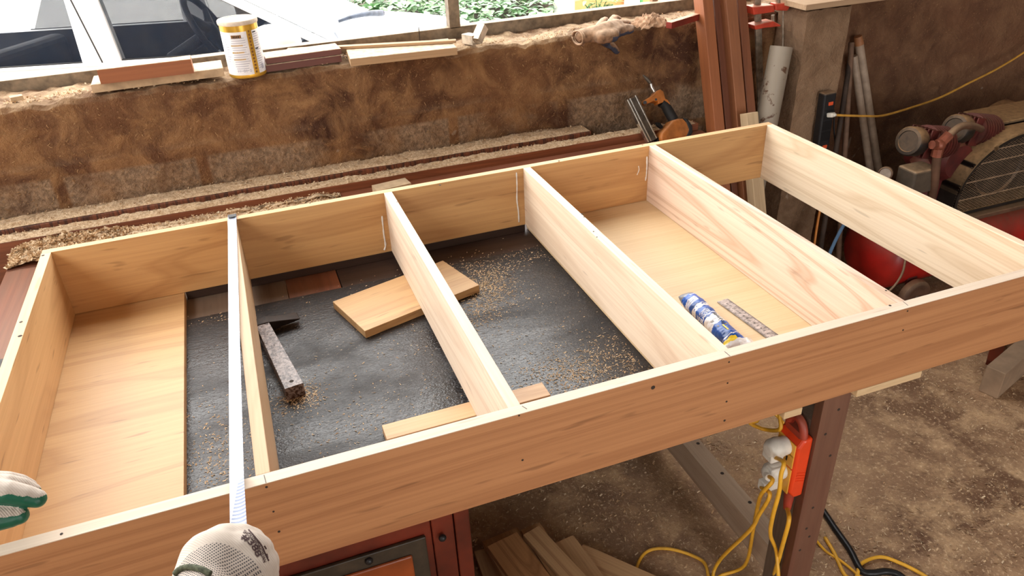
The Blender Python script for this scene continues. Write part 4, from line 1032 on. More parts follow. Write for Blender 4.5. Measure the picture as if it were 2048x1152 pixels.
for a,c in (((1253,200),(1295,285)),((1258,197.5),(1300,283)),((1268.5,191.5),(1311,277))): rail('guide_rail', a, c, .0045, .026, M_chr, -.002)

# ---------------------------------------------------------------- cabinet, offcuts, cords on the floor at the front
M_cab = plain('red brown lacquer', (.13,.018,.007), .38, 0, .3, 10, dust=(.16,.05,.02), dustamt=.3); M_cabd = plain('dark border', (.04,.028,.016), .5, 0, .25, 40)
M_cabo = plain('orange lacquer', (.30,.065,.014), .32, 0, .3, 9)
cb = thing('cabinet', (.2,-.5,0), 'old red-brown lacquered cabinet standing under the near side of the workbench', 'cabinet')
CX, CY = .686, -.78
MB().box(-.30,CX-.012,CY+.02,-.20,0,TZ-.115).build('body', M_cab, cb, bevel=.003)
MB().box(-.30,CX-.07,CY+.002,CY+.02,0,TZ-.03).build('carcass_front', M_cab, cb, bevel=.003)
MB().box(CX-.069,CX-.030,CY,CY+.02,0,TZ-.03).build('stile', M_cab, cb, bevel=.003)
MB().box(CX-.028,CX,CY+.001,CY+.02,0,TZ-.03).build('stile', M_cab, cb, bevel=.003)
zt = Yp(840,1072,CY).z; xr = Yp(848,1090,CY).x+.004
MB().box(-.25,xr,CY-.006,CY+.001,.06,zt).build('door', M_cabd, cb, bevel=.002)
MB().box(-.20,xr-.028,CY-.011,CY-.005,.10,zt-.030).build('door_panel', M_cabo, bpy.data.objects['door'], bevel=.004)
for px,py in ((738,1122),(885,1076)):
    q = Yp(px,py,CY-.008); b = MB(); b.ell(q,.007,.006,.007); b.build('knob', M_blk, cb, smooth=180)
# offcut boards
M_off = [wood('offcut %d'%i, l, m_, d, 'X', 90+i, 12, .6, .3, .7) for i,(l,m_,d) in enumerate([((.62,.37,.18),(.52,.29,.13),(.28,.135,.05)),((.70,.45,.235),(.58,.35,.17),(.32,.16,.065)),((.62,.32,.14),(.50,.25,.10),(.25,.10,.035))])]
def off(far, w, ln, z, ang, mat, label, th=.016):
    q = Zp(*far, z+th); a = math.radians(ang); c = q + V((math.cos(a),math.sin(a),0))*ln/2
    o = board('offcut_board', mat, (c.x,c.y,z), a, ln, w, th, .001); return tag(o, label, 'board', 'offcut boards on the floor')
zz = .001
off((985,1092), .10, .55, zz, -92, M_off[0], 'lowest offcut board on the floor, mostly under the others beside the cabinet'); zz += .0165
off((1150,1112), .09, .50, zz, -52, M_off[1], 'offcut board splayed furthest to the right on the floor by the cabinet'); zz += .0165
off((1118,1082), .085, .52, zz, -84, M_off[1], 'short-looking offcut board sticking out right of the stack by the cabinet'); zz += .0165
off((1000,1068), .10, .55, zz, -84, M_off[0], 'left offcut board near the top of the stack by the cabinet')
off((1060,1052), .055, .55, zz, -84, M_off[0], 'darker striped offcut board at the middle of the stack by the cabinet'); zz += .0165
off((1004,1078), .085, .52, zz, -80, M_off[2], 'topmost wide offcut board with a swirling grain, on the stack by the cabinet')
off((1062,1060), .050, .52, zz, -76, M_off[1], 'topmost narrow pale offcut board on the right of the stack by the cabinet')
# block of wood lying on the floor at the right
M_beamr = plain('dusty square timber', (.30,.20,.125), .85, 0, .15, 14)
blk = MB(); A, B_, Cc, Dd = Zp(1973,731,.10), Zp(2012,748,.10), Zp(2120,655,.10), Zp(2082,640,.10)
blk.prism([A,B_,B_+(Dd-A),Dd], (0,0,-.0995)); tag(blk.build('timber_block', M_beamr, bevel=.003, loc=(A.x,A.y,0)), 'square dusty timber lying on the floor at the far right', 'timber block')
q = Zp(1990,700,.01); o = board('red_strip', M_cab, (q.x+.05,q.y+.03,.0), math.radians(35), .30, .04, .02); tag(o, 'dark red strip on the floor behind the square dusty timber', 'strip')

# orange socket strip screwed to the bench leg
M_or = plain('orange red plastic', (.78,.058,.010), .35, 0, .08, 10); M_or2 = plain('dull red plastic', (.36,.045,.022), .5, 0, .15, 20, dust=(.22,.09,.05), dustamt=.5); M_yl = plain('yellow socket', (.78,.40,.05), .45, 0, .08)
os_ = thing('power_strip', (1.36,-.84,.4), 'orange-red socket strip with yellow sockets fixed to the bench leg', 'power strip')
SX = 1.3735
tp_, bt2 = Yp(1626,868,-.836), Yp(1594,988,-.836); SZ1, SZ0 = tp_.z-.012, bt2.z-.010
Y0s, Y1s = -.836, -.772; ctr_y = (Y0s+Y1s)/2
ring = [(SX,SZ0),(SX-.022,SZ0),(SX-.034,SZ0+.018),(SX-.034,SZ1-.018),(SX-.022,SZ1),(SX,SZ1)]
MB().prism([(x,Y0s,z) for x,z in ring], (0,Y1s-Y0s,0)).build('body', M_or, os_, bevel=.006, seg=3)
b = MB(); hl = [(SX-.018, ctr_y+.022*math.cos(a), SZ1-.002+.034*math.sin(a)) for a in [PI*i/12 for i in range(13)]]; b.tube(hl, .0085, 10); b.box(SX-.026,SX-.010,ctr_y-.020,ctr_y+.020,SZ1-.004,SZ1+.010); b.build('hanging_loop', M_or2, os_, smooth=50)
b = MB(); b.tube([(SX-.016,ctr_y-.012,SZ0+.006),(SX-.017,ctr_y-.014,SZ0-.02),(SX-.018,ctr_y-.016,SZ0-.045)], [.012,.010,.008], 12); b.build('cable_boot', M_or2, os_, smooth=60)
hs_ = SZ1-SZ0; sock = [SZ0+hs_*u for u in (.80,.62,.385,.18)]
for i,z in enumerate(sock):
    o = MB().box(SX-.0365,SX-.0335,ctr_y-.026,ctr_y+.026,z-.0165,z+.0165).build('socket', M_yl, os_, bevel=.004)
    if i == 1:
        b = MB(); b.box(SX-.0370,SX-.0363,ctr_y-.010,ctr_y-.006,z-.006,z+.006); b.box(SX-.0370,SX-.0363,ctr_y+.006,ctr_y+.010,z-.006,z+.006); b.build('slot', M_blk, o)
    if i == 0: pass
b = MB()
for i in range(4): b.obox(Matrix.Translation((SX-.016,Y0s-.0005,SZ0+hs_*(.30+.045*i)))@Matrix.Rotation(.3,4,'Y'), .022, .002, .0025)
b.build('rib', M_or, os_, bevel=.0008)
def plugc(z, kind, pts, label, y=ctr_y, r=.0042):
    t = thing('plug_cord', (SX-.05,y,z), label, 'plug and cord', 'plugs in the orange strip'); b = MB(); x = SX-.037
    if kind == 'fat':
        b.lathe([(.019,-.002),(.020,.012),(.022,.020),(.021,.034),(.014,.044),(.003,.046)], Matrix.Translation((x,y,z))@Matrix.Rotation(-PI/2,4,'Y'), 18)
        b.obox(Matrix.Translation((x-.028,y,z-.012)), .030,.030,.026)
    elif kind == 'round':
        b.lathe([(.020,-.002),(.021,.016),(.020,.030),(.012,.040),(.003,.042)], Matrix.Translation((x,y,z))@Matrix.Rotation(-PI/2,4,'Y'), 18)
        b.obox(Matrix.Translation((x-.020,y-.004,z+.004)), .034,.022,.030)
    else: b.obox(Matrix.Translation((x-.022,y,z)), .046,.022,.024)
    b.build('plug', M_wpl, t, bevel=.003, smooth=40, seg=2)
    st = V(pts[0]); b = MB()
    if kind == 'round':
        for i in range(5): p = st.lerp(V(pts[1]), .12*i-.1); b.cyl(p, p+(V(pts[1])-st).normalized()*.003, .0075, None, 10)
        b.build('strain_relief', M_wpl, t, smooth=40)
    b = MB(); b.tube(spline(pts,8), r, 8); b.build('cord', M_ycord2, t, smooth=180)
F = .006
plugc(sock[0], 'fat', [(SX-.066,ctr_y-.004,sock[0]-.018), Yp(1567,925,-.86), Yp(1562,950,-.87), Yp(1558,985,-.87), Yp(1545,1035,-.86), Yp(1541,1070,-.84), Yp(1552,1100,-.82), Yp(1556,1140,-.84), Yp(1562,1190,-.86), Zp(1590,1260,F), Zp(1700,1230,F)], 'uppermost white plug in the orange strip, its yellow cord hanging straightest')
plugc(sock[2], 'round', [(SX-.076,ctr_y-.004,sock[2]), Yp(1545,962,-.85), Yp(1522,990,-.83), Yp(1512,1030,-.80), Yp(1506,1062,-.77), Zp(1490,1130,F+.05), Zp(1445,1150,F), Zp(1420,1160,F), Zp(1405,1122,F), Zp(1340,1098,F), Zp(1290,1106,F), Zp(1265,1160,F), Zp(1240,1250,F)], 'white plug with ribbed strain relief at the middle of the orange strip')
plugc(sock[3], 'flat', [(SX-.080,ctr_y,sock[3]-.004), Yp(1540,990,-.85), Yp(1518,1030,-.83), Yp(1500,1060,-.80), Zp(1440,1120,F+.06), Zp(1425,1160,F), Zp(1430,1230,F)], 'grey-white flat plug lowest in the orange strip, its cord looping on the floor')
sl = thing('power_lead', (SX-.02,ctr_y,.01), 'yellow lead leaving the bottom boot of the orange strip down to the floor', 'cord')
b = MB(); b.tube(spline([(SX-.018,ctr_y-.016,SZ0-.043), Yp(1578,1040,-.86), Yp(1568,1080,-.85), Yp(1560,1110,-.83), Zp(1545,1175,F+.05), Zp(1560,1260,F)],8), .0046, 8); b.build('cord', M_ycord2, sl, smooth=180)
hose('yellow_cord', [(SX-.03,ctr_y+.04,SZ1+.016), Yp(1560,858,-.78), Yp(1530,859,-.74), Yp(1500,846,-.72), Yp(1480,825,-.70), (1.0,-.40,TZ-.13)], .0042, M_ycord2, 'yellow cord looping from behind the top of the orange strip to under the bench', 'cord')
hose('yellow_cord', [(1.30,-.40,TZ-.13), Yp(1554,832,-.60), Yp(1562,880,-.60), Yp(1568,925,-.60), Yp(1580,1000,-.58), Zp(1640,1090,F), Zp(1680,1120,F), Zp(1705,1140,F), Zp(1760,1190,F)], .0034, M_ycord2, 'thin yellow cord dropping behind the orange strip and along the floor', 'cord')
hose('yellow_cord', [Zp(1650,1075,F), Zp(1668,1105,F), Zp(1690,1150,F), Zp(1712,1155,F), Zp(1722,1128,F), Zp(1760,1114,F), Zp(1800,1126,F), Zp(1850,1152,F), Zp(1900,1190,F)], .0046, M_ycord2, 'yellow cord curving over the black cable on the floor right of the bench leg', 'cord')
hose('black_cable', [Zp(1600,960,F), Zp(1645,1020,F), Zp(1672,1060,F), Zp(1700,1100,F), Zp(1722,1140,F), Zp(1745,1146,F), Zp(1775,1143,F), Zp(1805,1155,F), Zp(1840,1200,F)], .0085, M_blk, 'thick black cable snaking over the floor right of the bench leg', 'cable')
# ---------------------------------------------------------------- white car parked outside the window
YAW = math.radians(-14.5); CPV = V((.50,2.02,.80)); CU = V((math.cos(YAW),math.sin(YAW),0)); CW_ = V((-math.sin(YAW),math.cos(YAW),0))
def Cuv(px, py):
    d = ray(px,py); t = (CPV-CAM_C).dot(CW_)/d.dot(CW_); p = CAM_C+d*t-CPV; return p.dot(CU), p.z
M_cw = N('white car paint').col((.88,.88,.88)).rough(.25).setp(Coat_Weight=.5).mat
M_cdark = plain('car interior', (.020,.022,.030), .7, 0, .25, 8); M_crub = plain('car rubber', (.02,.02,.022), .5, 0, .1)
gN = N('tinted car glass'); gN.col((.012,.024,.045)).rough(.02).setp(Alpha=.42, IOR=1.4); M_cglass = gN.mat
M_shield = N('windscreen').col((.86,.90,.95)).rough(.06).setp(Metallic=.75).mat
M_cblue = plain('dash top', (.12,.20,.30), .35, 0, .15, 6); M_cwheel = plain('steering wheel', (.06,.065,.085), .35, 0, .1)
car = thing('car', CPV, 'white car parked outside the window, its steering wheel showing through the side glass', 'car')
car.rotation_euler = (0,0,0)
def cpt(u, w, z): return CPV + V((u, w, z))       # car built square, turned at the end
class CB(MB):
    def cbox(s, u0,u1,w0,w1,z0,z1,m=0): return s.box(CPV.x+u0,CPV.x+u1,CPV.y+w0,CPV.y+w1,CPV.z+z0,CPV.z+z1,m)
    def cprism(s, pts, w0, w1, m=0): return s.prism([cpt(u,w0,z) for u,z in pts], (0,w1-w0,0), m)
GW = 1.62
b = CB(); b.cprism([(-2.9,-.62),(.95,-.62),(1.18,-.45),(1.20,-.22),(1.02,-.09),(.34,.0),(-2.9,.0)], 0, .07); b.cprism([(-2.9,-.62),(.95,-.62),(1.18,-.45),(1.20,-.22),(1.02,-.09),(.34,.0),(-2.9,.0)], GW-.07, GW)
b.cbox(-2.9,-2.8,0,GW,-.62,0); b.build('body', M_cw, car, bevel=.02, seg=3)
b = CB(); b.cbox(-2.8,.30,.07,GW-.07,-.60,-.52); b.cbox(.20,.30,.07,GW-.07,-.55,-.03); b.cbox(-2.79,.2,.071,.085,-.52,-.005); b.cbox(-2.79,.2,GW-.085,GW-.071,-.52,-.005)
b.build('cabin', M_cdark, car)
def hoodf(u, t):
    a = .30+.92*u; w = .02+(GW-.04)*t; e = math.sin(PI*t)**.5
    return cpt(a, w, .005-.10*u**2.2*(1) -.05*(1-e) + .05*e*(1-u) - (.25*max(0,u-.86)/.14))
b = CB(); b.grid(hoodf, 30, 30); b.build('hood', M_cw, car, smooth=180)
# side glass and white window frames
u_b, _ = Cuv(243,122); u_bt, h_bt = Cuv(190,0); u_r, _ = Cuv(165,133); u_rt, h_rt = Cuv(120,0); u_a, h_a = Cuv(650,89); u_at, h_at = Cuv(440,0)
HR = .46
def ext(u0,u1,h1): return u0+(u1-u0)*HR/h1
ua_top = u_a+(u_at-u_a)*HR/max(.05,(h_at))
for w in (.02, GW-.03):
    b = CB(); b.cprism([(u_b,0),(u_a,0),(ua_top,HR),(ext(u_b,u_bt,h_bt),HR)], w, w+.006); b.build('front_side_window', M_cglass, car)
    b = CB(); b.cprism([(-1.6,0),(u_r,0),(ext(u_r,u_rt,h_rt),HR),(-1.35,HR)], w, w+.006); b.build('rear_side_window', M_cglass, car)
    b = CB(); b.cprism([(u_r,-.02),(u_b,-.02),(ext(u_b,u_bt,h_bt),HR),(ext(u_r,u_rt,h_rt),HR)], w-.012, w+.045); b.build('door_pillar', M_cw, car, bevel=.006)
    b = CB(); b.cprism([(u_a,-.01),(u_a+.07,-.01),(ua_top+.07,HR),(ua_top,HR)], w-.012, w+.04); b.build('windscreen_pillar', M_cw, car, bevel=.006)
    b = CB(); b.cprism([(u_a-.012,0),(u_a,0),(ua_top,HR),(ua_top-.012,HR)], w-.008, w+.02); b.cprism([(u_a-.20,.0),(u_a-.19,.0),(u_a-.19,.10),(u_a-.20,.105)], w-.006, w+.012); b.build('window_seal', M_crub, car)
    b = CB(); b.cprism([(-1.62,-.012),(u_a,-.012),(u_a,.004),(-1.62,.004)], w-.006, w+.012); b.build('window_seal', M_crub, car)
um = (u_r+u_b)/2
b = CB(); b.cprism([(um-.003,-.5),(um+.003,-.5),(um+.003,.0),(um-.10,HR),(um-.106,HR),(um-.003,0)], .0065, .0075); b.build('door_gap', M_crub, car)
b = CB(); b.cprism([(-1.7,HR),(ua_top+.08,HR),(ua_top-.02,HR+.07),(-1.5,HR+.07)], 0, GW); b.build('roof', M_cw, car, bevel=.03, seg=3)
b = CB(); b.add([cpt(u_a+.06,.05,0),cpt(u_a+.06,GW-.05,0),cpt(ua_top+.06,GW-.10,HR),cpt(ua_top+.06,.10,HR)], [(0,1,2,3)]); b.build('windscreen', M_shield, car)
b = CB(); b.cbox(-.28,.22,.09,GW-.09,-.20,-.06); b.build('dashboard', M_cblue, car, bevel=.04, seg=3)
b = CB(); b.cbox(-1.5,-1.38,.10,GW-.1,-.45,-.02); b.cbox(-1.4,-.9,.12,GW-.12,-.48,-.30); b.build('rear_seat', M_cdark, car, bevel=.04, seg=3)
uw, hw = Cuv(398,60)
wc = cpt(uw-.06,.40,hw-.055); b = CB(); ring = []
Mst = Matrix.Rotation(math.radians(62),4,'Y')
for i in range(41):
    a = 2*PI*i/40; ring.append(wc + Mst@V((.185*math.cos(a),.185*math.sin(a),0)))
b.tube(ring, .016, 10, 0, False)
for a in (0,2.2,-2.2): b.tube([wc, wc+Mst@V((.175*math.cos(a),.175*math.sin(a),0))],[.03,.014],8)
b.ell(wc,.05,.05,.035,Mst); b.tube([wc, wc+Mst@V((0,0,-.25))], .03, 10); b.build('steering_wheel', M_cwheel, car, smooth=60)
ume, hme = Cuv(556,80); b = CB(); b.ell(cpt(ume,-.10,hme+.002),.12,.055,.078,None,20,12); b.cbox(ume-.02,ume+.05,-.06,.02,hme-.06,hme-.03); b.build('mirror', M_cw, car, smooth=60)
ws = [(.40,.30,.052),(.47,.34,.066),(.55,.42,.068),(.61,.52,.056)]
b = CB(); b.tube(spline([cpt(u,w+.18,z+.005) for u,w,z in ws],6), [.008+.010*i/18 for i in range(19)], 8); b.build('wiper', plain('wiper rubber', (.07,.09,.13), .4, 0, .3, 30), car, smooth=180)
for wu in (-2.2,.62):
    for w in (.09,GW-.09):
        Mw = Matrix((V((1,0,0)),V((0,0,1)),V((0,-1,0)))).transposed().to_4x4(); Mw.translation = cpt(wu,w,-.62)
        b = CB(); b.lathe([(.12,-.07),(.2,-.08),(.28,-.08),(.30,-.05),(.30,.05),(.28,.08),(.2,.08),(.12,.07)], Mw, 28); b.build('tyre', M_crub, car, smooth=40)
car.matrix_basis = Matrix.Translation(CPV) @ Matrix.Rotation(YAW,4,'Z') @ Matrix.Rotation(math.radians(-4.5),4,'X')

# ---------------------------------------------------------------- greenery and the house beyond
def leafmat(name, c):
    n = N(name); f = n.noise(n.coord(), 30, 3); n.col(n.mix(f, tuple(x*.7 for x in c), tuple(min(1,x*1.25) for x in c))).rough(.38)
    return n.mat
M_leaf = [leafmat('leaf %d'%i, c) for i,c in enumerate([(.13,.27,.11),(.22,.38,.19),(.07,.17,.06),(.30,.42,.24)])]
def leaf(b, p, d, up, ln, wd, m, nseg=4, curlv=.25):
    d = V(d).normalized(); s = d.cross(V(up)).normalized(); n_ = s.cross(d); vs = []; 
    prof = [0,.75,1,.7,0] if nseg == 4 else [0,.8,1,.95,.75,.4,0]
    k_ = len(prof)-1
    for i,w in enumerate(prof):
        t = i/k_; c = V(p)+d*ln*t - n_*(curlv*ln*t*t)
        vs += [c-s*wd*w*.5+n_*wd*w*.12, c, c+s*wd*w*.5+n_*wd*w*.12]
    fs = []
    for i in range(k_):
        fs += [(3*i,3*i+1,3*i+4,3*i+3),(3*i+1,3*i+2,3*i+5,3*i+4)]
    b.add(vs, fs, m)
b = MB()
M_soil = plain('dark soil', (.06,.045,.03), .95)
def mound(x, y): return -.12 + .18*max(0,min(1,(y-4.4)/1.5)) + .10*(lump((x,y,0),.9,2)+.3)
n_ = 0
while n_ < 3000:
    x, y = rnd.uniform(1.1,3.9), rnd.uniform(3.9,6.9)
    if x > Yp(1112,30,y).x: continue
    if x < 1.35+.25*max(0,5-y): continue
    z = mound(x,y)+rnd.uniform(.06,.34); a = rnd.uniform(0,2*PI); s = rnd.uniform(.06,.13)
    leaf(b, (x,y,z), (math.cos(a),math.sin(a),rnd.uniform(-.35,.25)), (0,0,1), s, s*rnd.uniform(.5,.72), rnd.choice((0,0,1,1,2,3))); n_ += 1
tag(b.build('foliage', M_leaf, smooth=180), 'low leafy green ground cover growing outside beyond the car', 'plants', None, 'stuff')
def soil(u, t):
    y = 3.8+4.2*t; x1 = Yp(1116,30,y).x; x = .6+(x1-.6)*u; return (x, y, mound(x,y)+.02)
b = MB(); b.grid(soil, 40, 40); tag(b.build('soil_bed', M_soil, smooth=180), kind='structure')
pl = thing('elephant_ear_plant', Zp(1060,40,.1), 'large-leaved green plant standing behind the ground cover outside', 'plant')
M_big = leafmat('big leaf', (.25,.42,.10))
for px,py,yy,a,s in ((1010,14,6.4,200,.34),(1050,2,6.5,150,.36),(1085,8,6.3,20,.40),(1105,24,6.2,-20,.32),(1060,25,6.2,-100,.36),(1030,-10,6.6,120,.34),(1100,-12,6.5,60,.34)):
    p = Yp(px,py,yy); b = MB(); ar = math.radians(a); d = V((math.cos(ar),math.sin(ar)-.5,-.35)); leaf(b, p, d, (0,-.4,1), s, s*.72, 0, 6, .3); lo = b.build('leaf', M_big, pl, smooth=180)
    b = MB(); b.tube(spline([V((pl.location.x,6.4,.0)), (V((pl.location.x,6.4,.2))+p)/2+V((0,0,.1)), p],5), .010, 6); b.build('stem', M_leaf[2], pl, smooth=180)
# flowering clump by the orange wall
M_or_w = plain('orange wall paint', (.66,.33,.12), .85, 0, .05, 3); M_whitep = plain('white post', (.85,.83,.80), .7, 0, .04); M_gp = plain('green pipe', (.05,.22,.06), .5, 0, .1)
HY = 5.15
xa, xb_ = Yp(1143,20,HY).x, Yp(1420,20,HY).x
tag(MB().box(xa,xb_+2,HY,HY+.2,-.2,2.6).build('house_wall', M_or_w, loc=((xa+xb_)/2,HY,-.2)), 'orange painted house wall far outside the right part of the window', 'house wall')
p = Yp(1129,20,HY-.12); tag(MB().box(p.x-.07,p.x+.07,HY-.2,HY-.03,-.2,2.6).build('white_post', M_whitep, bevel=.01, loc=(p.x,HY-.1,-.2)), 'white square post at the left end of the orange house wall', 'post')
p = Yp(1264,20,HY-.1); tag(MB().box(p.x-.05,p.x+.05,HY-.16,HY-.02,-.2,2.6).build('white_post', M_whitep, bevel=.01, loc=(p.x,HY-.1,-.2)), 'second pale post in front of the orange house wall, beside the green pipe', 'post')
p = Yp(1277,20,HY-.06); b = MB(); b.cyl((p.x,HY-.05,-.2),(p.x,HY-.05,2.6),.045,None,14); tag(b.build('drain_pipe', M_gp, smooth=40, loc=(p.x,HY,-.2)), 'green drain pipe running down the orange house wall', 'pipe')
sh = thing('flowering_shrub', V((Yp(1195,30,4.8).x,4.8,-.12)), 'thin shrub with narrow pale leaves in front of the orange wall', 'shrub'); b = MB(); b2 = MB()
for i in range(70):
    px, py = rnd.gauss(1195,20), rnd.uniform(-15,40); p = Yp(px,py,4.8); a = rnd.uniform(0,2*PI); s = rnd.uniform(.06,.14)
    leaf(b, p, (math.cos(a),math.sin(a),rnd.uniform(-.3,.6)), (0,0,1), s, s*.34, rnd.choice((0,1,3)))
for i in range(9): q = Yp(1170+i*7,rnd.uniform(-10,20),4.8); b2.tube(spline([V((sh.location.x+rnd.uniform(-.1,.1),4.8,-.11)), (V((sh.location.x,4.8,.1))+q)/2, q],4), .005, 5)
b.build('leaves', M_leaf, sh, smooth=180); b2.build('stems', M_leaf[2], sh, smooth=180)
tag(MB().box(-14,18,18,18.2,-.2,4.5).build('trim_2', M_whitep), kind='structure')   # pale boundary wall far behind
# ---------------------------------------------------------------- the worker's gloved hands (the body stands out of frame at the left)
per = thing('person', (-.12,-1.45,0), 'person in white knit gloves, the right hand gripping the tape and the left hand open', 'person')
M_skin = plain('skin', (.42,.22,.13), .55, 0, .06, 8); M_shirt = plain('olive shirt', (.10,.095,.06), .9, 0, .15, 40); M_trs = plain('dark trousers', (.035,.04,.05), .9, 0, .12, 30); M_hair = plain('dark hair', (.012,.010,.009), .6)
RW, LW = Zp(398,1225,.985), V((-.175,-.87,.985))      # wrists
def skin_body(name, nodes, edges, mat, root=0, sub=1):
    me = bpy.data.meshes.new(name); base = per.location
    me.from_pydata([tuple(V(p)-base) for p,_ in nodes], edges, []); o = bpy.data.objects.new(name, me); COL.objects.link(o); o.parent = per
    s = o.modifiers.new('skin','SKIN'); sv = me.skin_vertices[0].data
    for i,(_,r) in enumerate(nodes): sv[i].radius = (r,r) if not isinstance(r,tuple) else r
    sv[root].use_root = True; s.use_smooth_shade = True
    o.modifiers.new('sub','SUBSURF').levels = sub; o.modifiers['sub'].render_levels = sub
    me.materials.append(mat); return o
bx, by = -.14, -1.50
nodes = [((bx,by,.95),.13),((bx,by+.01,1.12),.125),((bx,by+.03,1.30),.14),((bx,by+.04,1.42),.07),((bx,by+.055,1.50),.055),((bx+.01,by+.09,1.60),.085),((bx+.01,by+.10,1.70),.075),
         ((bx+.17,by+.02,1.38),.062),((bx+.20,by+.05,1.14),.045),(tuple(RW),.030),((bx-.17,by+.02,1.38),.062),((bx-.26,by+.22,1.16),.045),(tuple(LW),.030),
         ((bx+.09,by,.86),.085),((bx+.10,by+.02,.48),.06),((bx+.10,by,.08),.042),((bx+.10,by+.14,.04),.035),((bx-.09,by,.86),.085),((bx-.10,by+.02,.48),.06),((bx-.10,by,.08),.042),((bx-.10,by+.14,.04),.035)]
edges = [(0,1),(1,2),(2,3),(3,4),(4,5),(5,6),(2,7),(7,8),(8,9),(2,10),(10,11),(11,12),(0,13),(13,14),(14,15),(15,16),(0,17),(17,18),(18,19),(19,20)]
skin_body('body', nodes, edges, M_skin, 0, 2)
sl_ = lambda a,b_,t: tuple(V(a).lerp(V(b_),t))
nd = [((bx,by,.93),.145),((bx,by+.01,1.12),.14),((bx,by+.03,1.30),.155),((bx,by+.04,1.43),.075),((bx+.175,by+.02,1.385),.072),((bx+.20,by+.05,1.14),.056),(sl_((bx+.20,by+.05,1.14),RW,.80),.042),((bx-.175,by+.02,1.385),.072),((bx-.26,by+.22,1.16),.056),(sl_((bx-.26,by+.22,1.16),LW,.75),.042)]
skin_body('shirt', nd, [(0,1),(1,2),(2,3),(2,4),(4,5),(5,6),(2,7),(7,8),(8,9)], M_shirt, 0, 2)
nd = [((bx,by,.94),.148),((bx+.09,by,.85),.10),((bx+.10,by+.02,.48),.075),((bx+.10,by,.10),.06),((bx-.09,by,.85),.10),((bx-.10,by+.02,.48),.075),((bx-.10,by,.10),.06)]
skin_body('trousers', nd, [(0,1),(1,2),(2,3),(0,4),(4,5),(5,6)], M_trs, 0, 2)
b = MB(); b.ell((bx+.01,by+.075,1.685),.095,.105,.085); b.build('hair', M_hair, per, smooth=180)

# knit glove materials
def knit(name, dots=None):
    n = N(name); x,y,z = n.sep(n.coord()); 
    rib = n.math('SINE', n.math('MULTIPLY', n.math('ADD', n.math('MULTIPLY', x, .80), n.math('MULTIPLY', y, .60)), 2600))
    c = n.mix(n.noise(n.coord(), 40, 4), (.46,.39,.33), (.62,.55,.48))
    c = n.mix(n.math('MULTIPLY', n.math('GREATER_THAN', rib, .55), .20), c, (.33,.25,.20))
    if dots:
        (cx,cy,cz), r, (ux,uy) = dots
        # woven dark dots in rows, only on the back of the hand around one point
        a_ = n.math('ADD', n.math('MULTIPLY', x, ux), n.math('MULTIPLY', y, uy)); b_ = n.math('ADD', n.math('MULTIPLY', x, -uy), n.math('MULTIPLY', y, ux))
        da = n.math('SINE', n.math('MULTIPLY', a_, 2*PI/.0024)); db = n.math('SINE', n.math('MULTIPLY', b_, 2*PI/.0027))
        dot = n.math('GREATER_THAN', n.math('MINIMUM', da, db), -.12)
        vx = n.math('SUBTRACT', x, cx); vy = n.math('SUBTRACT', y, cy)
        dist = n.math('SQRT', n.math('ADD', n.math('MULTIPLY', vx, vx), n.math('MULTIPLY', vy, vy)))
        c = n.mix(n.math('MULTIPLY', n.math('MULTIPLY', dot, n.math('LESS_THAN', dist, r)), .93), c, (.035,.035,.045))
    n.col(c).rough(.9).bump(rib, .25, .0006); return n.mat
M_green = N('green rubber palm'); f = M_green.noise(M_green.coord(), 120, 3); M_green.col(M_green.mix(f, (.0,.075,.040), (.004,.135,.075))).rough(.42).bump(f, .3, .001)
M_olive = plain('olive binding', (.09,.10,.06), .9, 0, .35, 250)

# left hand: open, fingers pointing right, seen from the thumb side
g1 = MB()
def lf(pts, rs): return ([Zp(px,py,z) for px,py,z in pts], rs)
caps = [lf([(-75,975,.955),(-20,982,.952),(18,985,.948),(52,992,.940),(74,997,.934)], [.0165,.0150,.0142,.0130,.0112]),
        lf([(-75,972,.948),(-15,971,.948),(15,971,.946),(44,976,.936),(64,983,.928)], [.0160,.0145,.0135,.0125,.0105]),
        lf([(-75,966,.936),(-15,964,.940),(15,964,.937),(40,968,.928),(57,974,.920)], [.0155,.014,.013,.012,.0102]),
        lf([(-80,962,.922),(-20,962,.925),(10,964,.920),(30,968,.912)], [.014,.0125,.0115,.0095]),
        lf([(-110,1030,.940),(-50,1040,.930),(-8,1037,.925),(22,1032,.922),(38,1030,.921)], [.022,.018,.0155,.0138,.0115]),
        ([LW, Zp(-140,990,.955), Zp(-90,985,.952)], [.030,.036,.030]), ([LW, Zp(-120,1020,.940)], [.028,.028])]
vsL, fsL = capsules_mesh(caps, .0014, 4)
b = MB(); b.v = [tuple(v_) for v_ in vsL]; b.f = fsL; mi = []
vn = [V() for _ in vsL]; nbr = [set() for _ in vsL]
for f_ in fsL:
    nn = (vsL[f_[1]]-vsL[f_[0]]).cross(vsL[f_[2]]-vsL[f_[1]])
    for i in range(len(f_)): vn[f_[i]] += nn; nbr[f_[i]].add(f_[i-1]); nbr[f_[i-1]].add(f_[i])
vn = [q.normalized() for q in vn]
for _ in range(4): vn = [(vn[i]+sum((vn[j] for j in nbr[i]), V())).normalized() for i in range(len(vn))]
gd = V((.30,-.62,-.72)).normalized()
for f_ in fsL: mi.append(1 if sum((vn[i] for i in f_), V()).normalized().dot(gd) > .16 else 0)
b.m = mi
b.build('glove', [knit('white knit left'), M_green.mat], per, smooth=180)

